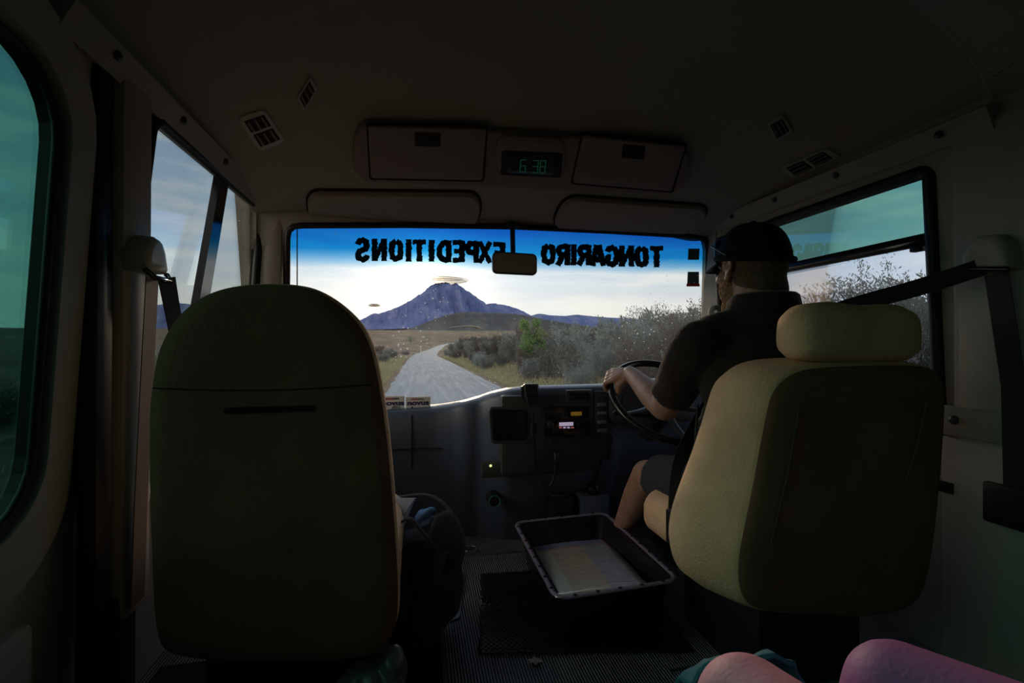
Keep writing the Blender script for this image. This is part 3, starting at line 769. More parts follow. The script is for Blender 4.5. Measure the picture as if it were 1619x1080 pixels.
dv = [PXp(352, 272, -.645), PXp(335, 372, -.648), PXp(318, 470, -.653), PXp(285, 660, -.672)]
ribbon('divider_bar', dv, Vector((0, 1, 0)), .062, .022, 'gloss_black', win2)
win3 = thing_struct('window_3'); reveal(wL2, Lw, (.004, 0, 0), (-.020, 0, 0), .006, win3)
pane('rear_pane', wL2, Lw, 'privacy_glass', (-.0205, 0, 0), win3); tube('gasket', loop3(wL2, Lw, (.003, 0, 0)), .008, 'rubber', win3, closed=True)
win4 = thing_struct('window_4'); reveal(wR1, Rw, (-.004, 0, 0), (.040, 0, 0), .012, win4)
top4 = [(y, max(z, 1.205)) for y, z in wR1]; bot4 = [(y, min(z, 1.205)) for y, z in wR1]
pane('upper_pane', rrect(1.02, 1.95, 1.205, 1.40, .005), Rw, 'green_glass', (.0405, 0, 0), win4); pane('lower_pane', rrect(1.02, 1.95, .60, 1.205, .005), Rw, 'clear_side_glass', (.0405, 0, 0), win4)
tube('gasket', loop3(wR1, Rw, (-.003, 0, 0)), .016, 'rubber', win4, closed=True)
box('sliding_rail', (XR(1.2) - .004, 1.02, 1.188), (XR(1.2) + .02, 1.95, 1.222), 'gloss_black', win4, .003)
box('latch', (XR(1.2) - .012, 1.045, 1.172), (XR(1.2) + .01, 1.075, 1.19), 'black_plastic', win4, .002)
win5 = thing_struct('window_5'); pane('side_pane', wR2, Rw, 'dark_glass', (.025, 0, 0), win5)

# side rails where wall meets ceiling
def rail(name, X, y0, y1, z, caps):
    sgn = 1 if X > 0 else -1; r_ = thing_struct(name)
    pts = [(X - sgn * .012, y0 + (y1 - y0) * k / 12, z(k / 12)) for k in range(13)]
    ribbon('rail_body', pts, Vector((-sgn * .5, 0, 1)), .062, .030, 'trim_grey', r_)
    for yy in caps:
        k = (yy - y0) / (y1 - y0); bm = bmesh.new(); add_ell(bm, (X - sgn * .030, yy, z(k)), (.008, .011, .011), seg=12); from_bm('screw_cap', bm, 'dash_bezel', r_, True)
rail('trim_2', -.635, .95, 2.03, lambda k: 1.497 - .012 * k, (1.08, 1.35, 1.62, 1.9))
rail('trim_3', 1.415, .86, 2.0, lambda k: 1.470 + .008 * k, (.97, 1.28, 1.55, 1.8))
# A pillars
def prism(name, pts_bot, pts_top, m, kind='structure', parent=None):
    n = len(pts_bot); vs = [Vector(p) for p in pts_bot] + [Vector(p) for p in pts_top]
    fs = [tuple(range(n))[::-1], tuple(range(n, 2 * n))] + [(i, (i + 1) % n, n + (i + 1) % n, n + i) for i in range(n)]
    me = bpy.data.meshes.new(name); me.from_pydata([tuple(v) for v in vs], [], fs); bm = bmesh.new(); bm.from_mesh(me)
    bmesh.ops.bevel(bm, geom=list(bm.edges), offset=.008, segments=2, affect='EDGES', profile=.5)
    return auto_smooth(from_bm(name, bm, m, parent, kind=kind), 40)
prism('wall_pillar_left', [(-.70, 2.065, 0), (-.66, 2.065, 0), (-.60, 2.13, 0), (-.60, 2.26, 0), (-.72, 2.26, 0)], [(-.66, 2.065, 1.5), (-.63, 2.065, 1.5), (-.545, 2.03, 1.5), (-.545, 2.10, 1.5), (-.68, 2.10, 1.5)], 'wall_grey')
prism('wall_pillar_right', [(1.56, 1.955, 0), (1.50, 1.955, 0), (1.585, 2.16, 0), (1.62, 2.28, 0), (1.64, 2.28, 0)], [(1.45, 1.955, 1.5), (1.41, 1.955, 1.5), (1.440, 2.01, 1.5), (1.47, 2.10, 1.5), (1.48, 2.10, 1.5)], 'wall_grey')
# mouldings around the rear left window, door jamb and lower panel
m_o = rrect(-1.0, 1.062, .44, 1.50, .2)
wall_hole('trim_4', m_o, [rrect(-.93, 1.000, .555, 1.415, .14)], Lw, 'wall_grey', .02, (1, 0, 0))
box('trim_5', (-.665, 1.064, .02), (-.628, 1.115, 1.50), 'rubber', bev=.006, kind='structure')
box('trim_6', (-.668, 1.12, .30), (-.612, 1.235, 1.49), 'wall_grey', bev=.02, kind='structure')
box('trim_7', (XL(.3) - .01, -.9, .02), (XL(.3) + .03, 1.0, .40), 'wall_grey', bev=.02, kind='structure')
# right B pillar mouldings
box('trim_8', (1.405, .72, .30), (1.452, .96, 1.48), 'wall_grey', bev=.02, kind='structure')
o = thing_struct('trim_9'); box('lower_panel', (1.400, .40, .02), (1.475, .985, .655), 'wall_grey', o, .014)
box('bracket_plate', (1.396, .66, .655), (1.43, .985, .735), 'trim_grey', o, .006)
bm = bmesh.new(); add_ell(bm, (1.394, .945, .70), (.008, .012, .012), seg=12); from_bm('screw', bm, 'dash_bezel', o, True)
box('recess', (1.396, .95, .50), (1.404, .99, .53), 'console_gap', o, .003)
box('sill_cap', (-.70, 1.25, .50), (-.60, 2.06, .545), 'wall_grey', bev=.012, kind='structure').name = 'trim_10'

# ------------------------------------------------------------------ ceiling fittings
sh = lambda off: (lambda a, b: surfC(a, b))
con = empty('overhead_console', surfC(830, 240)[0], 'brown moulded overhead console with two lids and a clock, above the windscreen', 'overhead console')
pad('housing', [(560, 184), (1092, 222), (1082, 303), (556, 280)], surfC, [(1, -.004), (1, .014), (.95, .026), (.85, .028)], 'console', con, .35)
for nm, cs, h1, h2 in (('lid', [(582, 188), (768, 193), (762, 275), (587, 271)], [(655, 196), (697, 197), (697, 221), (655, 220)], None), ('lid', [(920, 204), (1081, 221), (1059, 293), (903, 279)], [(981, 216), (1018, 219), (1016, 242), (979, 239)], None)):
    g_ = pad('lid_gap', [(cs[0][0] - 3, cs[0][1] - 2), (cs[1][0] + 3, cs[1][1] - 2), (cs[2][0] + 3, cs[2][1] + 4), (cs[3][0] - 3, cs[3][1] + 4)], surfC, [(1, .02), (1, .0288), (.9, .0290)], 'console_gap', con, .06)
    l_ = pad('lid', cs, surfC, [(1, .026), (.995, .033), (.96, .036)], 'console', con, .06)
    pad('latch', h1, surfC, [(1, .034), (.9, .038)], 'console_gap', l_, .1)
ck = pad('clock_housing', [(783, 200), (893, 205), (890, 270), (781, 264)], surfC, [(1, .02), (.95, .040), (.8, .046)], 'console', con, .3)
pad('clock_bezel', [(790, 222), (888, 226), (884, 268), (790, 263)], surfC, [(1, .044), (.92, .0475)], 'console_gap', con, .12)
pad('display', [(801, 228), (874, 231), (872, 262), (801, 259)], surfC, [(1, .0478), (.96, .049)], 'display_off', con, .05)
SEG = {'a': ((0, 0), (1, 0)), 'b': ((1, 0), (1, .5)), 'c': ((1, .5), (1, 1)), 'd': ((0, 1), (1, 1)), 'e': ((0, .5), (0, 1)), 'f': ((0, 0), (0, .5)), 'g': ((0, .5), (1, .5))}
for dx0, dy0, segs in ((820.5, 237, 'acdefg'), (840, 238, 'abcdg'), (851.5, 238.3, 'abcdefg')):
    vs = []; fs = []
    for s_ in segs:
        (a, b), (c, d) = SEG[s_]; W_, H_ = 8, 19; x0_, y0_, x1_, y1_ = dx0 + a * W_, dy0 + b * H_, dx0 + c * W_, dy0 + d * H_; e = .75
        q = [(min(x0_, x1_) - e, min(y0_, y1_) - e), (max(x0_, x1_) + e, min(y0_, y1_) - e), (max(x0_, x1_) + e, max(y0_, y1_) + e), (min(x0_, x1_) - e, max(y0_, y1_) + e)]
        i0 = len(vs)
        for u, v in q: P, n_ = surfC(u - (v - 247) * .08, v); vs.append(P + n_ * .0505)
        fs.append((i0, i0 + 1, i0 + 2, i0 + 3))
    mesh('digit', vs, fs, 'digit_green', con, smooth=False)
for cs, lab in (([(484, 300), (760, 303), (757, 356), (490, 351)], 'folded brown sun visor over the empty front seat'), ([(893, 308), (1124, 325), (1098, 366), (870, 358)], 'folded brown sun visor above the driver side of the windscreen')):
    c_ = surfC(sum(a for a, b in cs) / 4, sum(b for a, b in cs) / 4)[0]; e_ = empty('sun_visor', c_, lab, 'sun visor')
    pad('visor_gap', [(cs[0][0] - 3, cs[0][1] - 3), (cs[1][0] + 3, cs[1][1] - 3), (cs[2][0] + 3, cs[2][1] + 1), (cs[3][0] - 3, cs[3][1] + 1)], surfC, [(1, .0), (.98, .006)], 'console_gap', e_, .4)
    pad('visor_panel', cs, surfC, [(1, .002), (1, .012), (.93, .022), (.8, .024)], 'visor', e_, .4)
def vent(cs, lab, split, m='trim_grey'):
    c_ = surfC(sum(a for a, b in cs) / 4, sum(b for a, b in cs) / 4)[0]; e_ = empty('air_vent', c_, lab, 'air vent')
    pad('frame', cs, surfC, [(1, 0), (.97, .006), (.9, .008)], m, e_, .2)
    V = [Vector((a, b)) for a, b in cs]
    def uv(u, v): q = (V[0] * (1 - u) + V[1] * u) * (1 - v) + (V[3] * (1 - u) + V[2] * u) * v; return (q.x, q.y)
    for u0, u1, v0, v1 in split:
        g_ = pad('grille', [uv(u0, v0), uv(u1, v0), uv(u1, v1), uv(u0, v1)], surfC, [(1, .0075), (.9, .0095)], 'console_gap', e_, .05)
        for k in range(3):
            if (v1 - v0) > (u1 - u0): a, b = v0 + (v1 - v0) * (k + .35) / 3, v0 + (v1 - v0) * (k + .65) / 3; q = [uv(u0 + .02, a), uv(u1 - .02, a), uv(u1 - .02, b), uv(u0 + .02, b)]
            else: a, b = u0 + (u1 - u0) * (k + .35) / 3, u0 + (u1 - u0) * (k + .65) / 3; q = [uv(a, v0 + .03), uv(b, v0 + .03), uv(b, v1 - .03), uv(a, v1 - .03)]
            pad('slat', q, surfC, [(1, .0095), (.8, .0125)], 'console', g_, .1)
vent([(373, 184), (418, 170), (453, 222), (410, 239)], 'louvred air vent with two grilles on the ceiling curve above the passenger side window', [(.15, .88, .12, .47), (.15, .88, .52, .88)], 'wall_grey')
vent([(1231, 264), (1309, 231), (1333, 247), (1256, 283)], 'louvred air vent with two grilles on the ceiling curve above the driver window', [(.10, .46, .15, .85), (.52, .88, .15, .85)])
vent([(468, 153), (491, 117), (503, 138), (480, 178)], 'small square air vent on the ceiling beside the console lid, passenger side', [(.15, .85, .15, .85)])
vent([(1210, 193), (1238, 178), (1256, 206), (1227, 225)], 'small square air vent on the ceiling above and behind the driver cap', [(.15, .85, .15, .85)])
vent([(1545, 105), (1615, 72), (1619, 96), (1580, 130)], 'dark air vent in the rear ceiling panel near the driver belt guide', [(.10, .46, .15, .85), (.52, .88, .15, .85)], 'console')

# rear-view mirror
pm = WS(813, 395); pm = PYp(813, 416, 1.98)
e_ = empty('rear_view_mirror', (pm.x, 2.02, 1.43), 'dark rounded rear-view mirror hanging between the two words on the windscreen', 'mirror')
a0, a1 = PYp(778, 398, 1.97), PYp(850, 435, 1.97); ol = rrect(a0.x, a1.x, a1.z, a0.z, .022, 6)
slab('mirror_shell', ol, [(.004, -.004), (0, 0), (0, .014), (.012, .03)], lambda u, v, d: Vector((u, 1.97 + d + (u - pm.x) * .10, v)), 'black_plastic', e_)
slab('mirror_face', rrect(a0.x + .006, a1.x - .006, a1.z + .006, a0.z - .006, .018, 6), [(0, -.0055), (0, -.003)], lambda u, v, d: Vector((u, 1.97 + d + (u - pm.x) * .10, v)), 'mirror_reflect_brown', e_)
q0 = PYp(810, 357, 2.02); q1 = PYp(811, 400, 1.99)
tube('stem', [q0 + Vector((0, 0, .01)), q1], .0115, 'black_plastic', e_)
bm = bmesh.new(); add_ell(bm, q0 + Vector((0, -.005, .0)), (.035, .02, .015)); from_bm('mount', bm, 'black_plastic', e_, True)

# ------------------------------------------------------------------ windscreen lettering (outside of the pane, so mirrored from in here)
FONT = {'T': [[(0, .9), (1, .9)], [(.5, .9), (.5, 0)]], 'O': [[(.5, .9), (.78, .8), (.84, .5), (.78, .2), (.5, .1), (.22, .2), (.16, .5), (.22, .8), (.5, .9)]],
 'N': [[(.14, 0), (.14, 1)], [(.14, .95), (.86, .05)], [(.86, 0), (.86, 1)]], 'G': [[(.86, .7), (.76, .86), (.5, .9), (.22, .8), (.16, .5), (.22, .2), (.5, .1), (.8, .17), (.85, .45), (.58, .45)]],
 'A': [[(.08, 0), (.42, 1)], [(.58, 1), (.92, 0)], [(.25, .3), (.75, .3)]], 'R': [[(.15, 0), (.15, 1)], [(.15, .9), (.65, .88), (.84, .72), (.65, .5), (.15, .48)], [(.5, .5), (.88, 0)]],
 'I': [[(.5, 0), (.5, 1)]], 'X': [[(.1, 0), (.9, 1)], [(.1, 1), (.9, 0)]], 'P': [[(.15, 0), (.15, 1)], [(.15, .9), (.65, .88), (.84, .7), (.65, .48), (.15, .46)]],
 'E': [[(.2, 0), (.2, 1)], [(.2, .9), (.9, .9)], [(.2, .5), (.8, .5)], [(.2, .1), (.9, .1)]], 'D': [[(.15, 0), (.15, 1)], [(.15, .9), (.6, .87), (.84, .65), (.84, .35), (.6, .13), (.15, .1)]],
 'S': [[(.86, .72), (.76, .87), (.5, .9), (.22, .82), (.17, .65), (.3, .53), (.7, .45), (.84, .32), (.78, .16), (.5, .1), (.22, .13), (.14, .28)]]}
R = random.Random(21)
def word(name, letters, parent):
    for ch, cx_, top, bot in letters:
        vs = []; fs = []; W_ = 21.5 if ch != 'I' else 20; H_ = bot - top
        for st in FONT[ch]:
            pts = []
            for (a, b), (c, d) in zip(st, st[1:]):
                L = math.hypot((c - a) * W_, (d - b) * H_); k = max(2, int(L / 1.7))
                for j in range(k): pts.append(Vector((cx_ - (lerp(a, c, j / k) - .5) * W_, bot - lerp(b, d, j / k) * H_, 0)))
            pts.append(Vector((cx_ - (st[-1][0] - .5) * W_, bot - st[-1][1] * H_, 0)))
            hw = 4.8 if (abs(st[0][0] - st[-1][0]) * W_ < 12 or len(st) > 3) else 4.0
            i0 = len(vs)
            for i, p in enumerate(pts):
                a = pts[max(0, i - 1)]; b = pts[min(len(pts) - 1, i + 1)]; tt = (b - a).normalized(); nrm = Vector((-tt.y, tt.x, 0))
                for s in (-1, 1):
                    q = p + nrm * s * hw * (.78 + R.random() * .42); P = WS(q.x, q.y); vs.append(P + Vector((0, .030, .006)))
            k = len(pts)
            for i in range(k - 1): fs.append((i0 + 2 * i, i0 + 2 * i + 1, i0 + 2 * i + 3, i0 + 2 * i + 2))
        mesh(name, vs, fs, 'letter_black', parent, smooth=False)
word('letter', [('T', 1043, 389, 423), ('O', 1019, 389, 423), ('N', 995, 388, 422), ('G', 972, 388, 422), ('A', 949, 387, 421), ('R', 927, 387, 420), ('I', 910.5, 386, 420), ('R', 893, 386, 420), ('O', 870, 385, 419)], win)
word('letter', [('E', 790, 383, 417), ('X', 768, 382, 416), ('P', 747, 381, 416), ('E', 725, 380, 415), ('D', 702.5, 380, 415), ('I', 682.6, 379, 414), ('T', 663, 379, 414), ('I', 646, 378, 414), ('O', 626, 378, 414), ('N', 599, 377, 413), ('S', 572, 376, 414)], win)
def surfW(px, py): return WS(px, py) + Vector((0, .020, .004)), -WN
e_ = empty('sticker', WS(1100, 402), 'plain dark square sticker in the blue band of the windscreen', 'sticker'); pad('label_face', [(1092, 393), (1110, 393), (1109, 411), (1091, 411)], surfW, [(1, 0), (.96, .0015)], 'sticker_grey', e_, .04)
e_ = empty('sticker', WS(1100, 442), 'square licence sticker with a red foot on the windscreen below the blue band', 'sticker'); pad('label_face', [(1091, 430), (1109, 430), (1109, 449), (1090, 449)], surfW, [(1, 0), (.96, .0015)], 'sticker_grey', e_, .04); pad('red_foot', [(1089, 449), (1110, 449), (1110, 453.5), (1089, 453.5)], surfW, [(1, 0), (.9, .0015)], 'sticker_red', e_, .04)
pad('punch_hole', [(1105.5, 435), (1108, 435), (1108, 437.5), (1105.5, 437.5)], surfW, [(1, .001), (.9, .002)], 'paper_white', e_, .4); pad('punch_hole', [(1100, 446), (1102.5, 446), (1102.5, 448.5), (1100, 448.5)], surfW, [(1, .001), (.9, .002)], 'paper_white', e_, .4)
# antenna outside
pa, pb = PYp(470, 350, 2.35), PYp(470, 470, 2.35)
tag(tube('antenna', [pb + Vector((0, 0, -.4)), pa + Vector((0, 0, .1))], .003, 'rubber'), 'thin black antenna rod standing outside at the edge of the windscreen', 'antenna')

# text helper
def text_mesh(name, s, size, m, mtx, parent, shear=0, extr=.0006, off=0):
    cu = bpy.data.curves.new(name, 'FONT'); cu.body = s; cu.size = size; cu.extrude = extr; cu.align_x = 'CENTER'; cu.shear = shear; cu.offset = off
    o = bpy.data.objects.new('tmp', cu); COL.objects.link(o); dg = bpy.context.evaluated_depsgraph_get(); dg.update()
    me = bpy.data.meshes.new_from_object(o.evaluated_get(dg)); bpy.data.objects.remove(o); me.transform(mtx); me.materials.clear()
    q = link(name, me, m, None, False)
    if parent is not None: fix_parent(q, parent)
    return q

# ================================================================== DASHBOARD
ST = [(-0.66, 1.99, 0.612, 0.585), (-0.2, 1.99, 0.62, 0.588), (0.082, 1.99, 0.629, 0.592), (0.153, 1.97, 0.64, 0.6), (0.204, 1.94, 0.652, 0.61), (0.264, 1.94, 0.668, 0.63), (0.32, 1.89, 0.693, 0.65), (0.385, 1.85, 0.712, 0.67), (0.481, 1.835, 0.721, 0.68), (0.664, 1.83, 0.722, 0.682), (0.856, 1.83, 0.724, 0.683), (0.88, 1.86, 0.734, 0.685), (1.1, 1.88, 0.74, 0.685), (1.47, 1.88, 0.734, 0.685)]
def dsec(ye, ze, zb):
    return [(2.185, zb), (2.06, lerp(zb, ze, .6)), (ye + .09, ze + .002), (ye + .035, ze), (ye + .010, ze - .010), (ye, ze - .032), (ye + .004, ze - .10), (ye + .012, .46), (ye + .03, .40), (min(ye + .09, 2.05), .28), (min(ye + .17, 2.1), .12), (min(ye + .22, 2.14), .0), (2.185, 0)]
vs = []; fs = []; NS = 90
for i in range(NS + 1):
    x = lerp(-.66, 1.47, i / NS)
    ye = interp(x, [(a, b) for a, b, c, d in ST]); ze = interp(x, [(a, c) for a, b, c, d in ST]); zb = interp(x, [(a, d) for a, b, c, d in ST])
    for yy, zz in dsec(ye, ze, zb): vs.append((x, yy, zz))
K = 13
for i in range(NS):
    for k in range(K): fs.append((i * K + k, i * K + (k + 1) % K, (i + 1) * K + (k + 1) % K, (i + 1) * K + k))
fs.append(tuple(range(K))); fs.append(tuple(NS * K + k for k in range(K))[::-1])
dash = empty('dashboard', (.4, 2.0, 0), 'wide dark blue-grey dashboard running under the windscreen', 'dashboard')
me = bpy.data.meshes.new('body'); me.from_pydata(vs, [], fs); bm = bmesh.new(); bm.from_mesh(me)
auto_smooth(from_bm('dash_body', bm, 'dash', dash), 50)
def seam(pts, r=.0028): tube('seam', pts, r, 'console_gap', dash, 6)
p = PYp(651, 648, 1.99)
seam([(p.x, 2.03, .630), (p.x, 1.989, .595), (p.x, 1.992, .50), (p.x, 2.002, .44), (p.x, 2.04, .34), (p.x, 2.08, .22)])
seam([(-.5, 2.001, .452), (-.2, 2.001, .452), (p.x, 1.999, .454), (.10, 1.999, .450), (.13, 2.001, .443), (.14, 2.006, .42), (.14, 2.05, .29)])
def surfF(Y): return lambda a, b: (PYp(a, b, Y), Vector((0, -1, 0)))
# centre fascia
FY = 1.832
fas = box('fascia', (.337, 1.828, .365), (.75, 1.92, .691), 'dash_dark', dash, .012)
sp_ = pad('storage_bay', [(772, 643), (838, 643), (838, 702), (776, 702)], surfF(1.829), [(1, 0), (.96, .004), (.9, .004)], 'dash_bezel', dash, .12)
pad('bay_recess', [(777, 648), (834, 648), (834, 697), (780, 697)], surfF(1.824), [(1, 0), (.96, .001)], 'display_off', dash, .1)
def dash_box(name, x0, y0, x1, y1, Y, thick, m, parent=None, bev=.002):
    a, b = PYp(x0, y1, Y), PYp(x1, y0, Y); return box(name, (a.x, Y, a.z), (b.x, Y + thick, b.z), m, parent or dash, bev)
# vents in the dash top edge
va = dash_box('vent_frame', 895, 616, 937, 638, 1.822, .02, 'dash_bezel', bev=.006); dash_box('vent_slot', 900, 620, 932, 633, 1.819, .01, 'display_off')
for k in range(2): dash_box('vent_blade', 902, 626 + 4 * k, 930, 627.5 + 4 * k, 1.816, .006, 'dash_bezel', bev=.001)
# radio things
rd = empty('car_radio', PYp(895, 655, 1.82), 'black radio with a small amber display, upper unit in the centre fascia', 'radio')
dash_box('faceplate', 862, 641, 932, 664, 1.82, .02, 'gloss_black', rd); dash_box('display', 903, 651, 920, 657.5, 1.817, .004, 'lcd_amber', rd, .0005)
for k in range(5): dash_box('button', 868 + 6.5 * k, 652, 872 + 6.5 * k, 655, 1.817, .004, 'dash_bezel', rd, .0005)
r2 = empty('two_way_radio', PYp(895, 680, 1.82), 'two-way radio with a lit pinkish display above red and white keys', 'two-way radio')
dash_box('faceplate', 862, 665, 934, 692, 1.816, .024, 'gloss_black', r2); dash_box('display', 884.5, 667.5, 906.5, 674, 1.812, .005, 'lcd_pink', r2, .0005)
for k, mm in enumerate(('lcd_red', 'lcd_pink', 'lcd_pink', 'lcd_red')): dash_box('key', 884.5 + 6.3 * k, 675.2, 888.5 + 6.3 * k, 677.4, 1.812, .005, mm, r2, .0005)
pk = PYp(915, 669, 1.81); bm = bmesh.new(); add_tube(bm, [pk, pk + Vector((0, -.018, 0))], .009, 14); auto_smooth(from_bm('volume_knob', bm, 'black_plastic', r2))
pk = PYp(870, 671, 1.81); bm = bmesh.new(); add_tube(bm, [pk + Vector((0, .004, 0)), pk + Vector((0, -.02, 0))], .013, 14); auto_smooth(from_bm('cord_plug', bm, 'dash_bezel', r2))
# climate row, sockets
cc = empty('climate_panel', PYp(825, 742, 1.86), 'dark heater control strip with knobs and a lit green lamp in the lower fascia', 'control panel')
dash_box('panel', 762, 724, 925, 757, 1.855, .03, 'dash_dark', cc, .004)
for a in (800, 822, 848): 
    pk = PYp(a, 741, 1.853); bm = bmesh.new(); add_tube(bm, [pk, pk + Vector((0, -.016, 0))], [.016, .013], 18); auto_smooth(from_bm('knob', bm, 'black_plastic', cc)); tube('pointer', [pk + Vector((0, -.017, .002)), pk + Vector((.003, -.017, .012))], .0014, 'button_grey', cc, 6)
for k in range(5): dash_box('button', 862 + 12 * k, 734, 870 + 12 * k, 738, 1.851, .006, 'dash_bezel', cc, .001)
bm = bmesh.new(); add_ell(bm, PYp(775.7, 736.5, 1.852), (.005, .003, .005), seg=12); from_bm('indicator_lamp', bm, 'led_green', cc, True)
sk = PYp(782, 793, 1.92); e_ = empty('power_socket', sk, 'round socket with a faint green ring low on the dashboard', 'socket')
bm = bmesh.new(); add_tube(bm, [sk + Vector((.024 * math.cos(a * .314), 0, .024 * math.sin(a * .314))) for a in range(20)], .0022, 6, True); from_bm('lit_ring', bm, 'ring_green', e_, True)
bm = bmesh.new(); add_tube(bm, [sk + Vector((0, .06, 0)), sk + Vector((0, .002, 0))], [.03, .026], 20); auto_smooth(from_bm('socket_body', bm, 'black_plastic', e_))
# vertical switch column
dash_box('switch_panel', 941, 618, 964, 692, 1.822, .02, 'dash_dark', bev=.006)
for k, yy in enumerate((627, 640, 653.5, 667.5, 681)): dash_box('rocker_switch', 945.5, yy - 3, 959.5, yy + 3, 1.814, .014, 'button_grey' if k else 'dash_bezel', bev=.002)
# stickers / cards on the dash
for x0, x1, yt, yb, words_, lab in ((603, 639.5, 626, 644.5, ('novus', 'glass'), 'cream card printed with a blue word in two lines, partly behind the passenger seat edge'), (641.5, 680.5, 627, 643.2, ('novus', ''), 'cream card printed with one blue word, the one out in the open on the dashboard')):
    Y = 2.03; a, b = PYp(x0, yb + 4, Y), PYp(x1, yt, Y); e_ = empty('sticker_card', ((a.x + b.x) / 2, Y, a.z), lab, 'card')
    box('card', (a.x, Y, a.z), (b.x, Y + .003, b.z), 'card_cream', e_, 0); cx_ = (a.x + b.x) / 2; h = b.z - a.z
    box('grey_band', (a.x + .003, Y - .0008, b.z - h * .30), (b.x - .003, Y, b.z - h * .06), 'paper_grey', e_, 0)
    box('blue_band', (a.x + .003, Y - .0008, a.z + h * .02), (b.x - .003, Y, b.z - h * .42), 'paper_grey', e_, 0)
    for k in range(9): box('print_mark', (cx_ - .030 + k * .0062, Y - .0016, b.z - h * .25), (cx_ - .026 + k * .0062, Y - .0006, b.z - h * .13), 'text_red' if k < 5 else 'text_blue', e_, 0)
    mt = Matrix.Translation((cx_, Y - .0012, b.z - h * .66)) @ Matrix.Rotation(math.pi / 2, 4, 'X') @ Matrix.Diagonal((1.35, 1, 1, 1))
    text_mesh('word', words_[0], .029, 'text_blue', mt, e_, off=.0012)
    if words_[1]: text_mesh('word', words_[1], .019, 'text_blue', Matrix.Translation((cx_ + .012, Y - .0012, b.z - h * .88)) @ Matrix.Rotation(math.pi / 2, 4, 'X'), e_, .3)

# microphone and cords
mc = PYp(840, 625, 1.792); e_ = empty('radio_microphone', mc, 'black hand microphone clipped upright on the dashboard edge', 'microphone')
ol = [(-.031, .040), (-.024, .046), (.024, .046), (.031, .040), (.030, .004), (.018, -.040), (-.016, -.040), (-.029, .004)]
slab('mic_body', ol, [(.006, 0), (0, .006), (0, .026), (.006, .032)], lambda u, v, d: Vector((mc.x + u, 1.785 + d, mc.z + v)), 'black_plastic', e_)
for a in (-.009, .012): bm = bmesh.new(); add_ell(bm, (mc.x + a, 1.784, mc.z + .012), (.004, .002, .003), seg=10); from_bm('mic_button', bm, 'dash_bezel', e_, True)
slab('mic_clip', [(-.008 + u, v) for u, v in ((-.030, .035), (-.022, .038), (-.022, -.03), (-.030, 0))], [(0, 0), (0, .02)], lambda u, v, d: Vector((mc.x + u, 1.8 + d, mc.z + v)), 'black_plastic', e_)
cp = [PYp(842, 650, 1.785), PYp(843, 668, 1.79), PYp(845, 700, 1.8), PYp(848, 738, 1.82), PYp(855, 760, 1.81), PYp(866, 770, 1.81), PYp(875, 758, 1.81), PYp(878, 738, 1.81), PYp(879, 715, 1.81)]
tube('cord', smooth_path(cp, 8), .0052, 'black_plastic', e_, 8)
bm = bmesh.new()
for k in range(7): q = PYp(843.5, 670 + k * 2.8, 1.788); add_tube(bm, [q + Vector((.0115 * math.cos(a * .628), .0115 * math.sin(a * .628), 0)) for a in range(10)], .0028, 6, True)
from_bm('strain_relief', bm, 'black_plastic', e_, True)
e_ = empty('charging_cable', PYp(880, 720, 1.8), 'thin black charging cable hanging below the lit radio', 'cable')
tube('cable', smooth_path([pk * 0 + PYp(870, 671, 1.792), PYp(874, 680, 1.78), PYp(876, 700, 1.8), PYp(877, 722, 1.82)], 8), .003, 'black_plastic', e_, 6)
bm = bmesh.new(); add_tube(bm, [PYp(879, 714, 1.81), PYp(880, 730, 1.81), PYp(881, 742, 1.82)], [.010, .013, .009], 12); from_bm('connector', bm, 'black_plastic', e_, True)

# steering wheel
WC = PYp(1050, 631, 1.60); th = math.radians(40); E1 = Vector((1, 0, 0)); E2 = Vector((0, math.cos(th), math.sin(th))); EN = Vector((0, -math.sin(th), math.cos(th))); WR = .205
sw = empty('steering_wheel', WC, 'large black steering wheel held by the driver', 'steering wheel')
tube('rim', [WC + (E1 * math.cos(a) + E2 * math.sin(a)) * WR for a in [k * 2 * math.pi / 48 for k in range(48)]], .0145, 'gloss_black', sw, 12, True)
bm = bmesh.new(); add_tube(bm, [WC - EN * .07, WC - EN * .02, WC - EN * .008], [.05, .065, .05], 24); auto_smooth(from_bm('hub', bm, 'black_plastic', sw))
for a in (200, 340, 270):
    d_ = E1 * math.cos(math.radians(a)) + E2 * math.sin(math.radians(a)); tube('spoke', [WC - EN * .03 + d_ * .04, WC - EN * .02 + d_ * .12, WC + d_ * .2], [.02, .014, .011], 'dash_bezel', sw, 10, flat=.6)
tube('column', [WC - EN * .06, WC - EN * .20], .045, 'black_plastic', sw, 18)
sl = PYp(975, 653, 1.60); tube('stalk', [WC - EN * .1, (WC - EN * .1 + sl) / 2, sl], [.010, .009, .008], 'black_plastic', sw, 10); bm = bmesh.new(); add_ell(bm, sl, (.018, .009, .009)); from_bm('stalk_tip', bm, 'gloss_black', sw, True)
ic = empty('instrument_cluster', (1.0, 1.80, .66), 'instrument cluster with pale dials under a hood behind the steering wheel', 'instrument cluster')
slab('hood', rrect(.80, 1.2, .56, .745, .05), [(.01, 0), (0, .01), (0, .09)], lambda u, v, d: Vector((u, 1.80 + d, v)), 'dash_dark', ic)
for a in (.90, 1.0, 1.10):
    bm = bmesh.new(); add_tube(bm, [Vector((a, 1.801, .655)), Vector((a, 1.792, .655))], .042, 24); auto_smooth(from_bm('dial', bm, 'dash_bezel', ic)); tube('needle', [(a, 1.790, .655), (a - .02, 1.790, .68)], .0012, 'sticker_red', ic, 6)
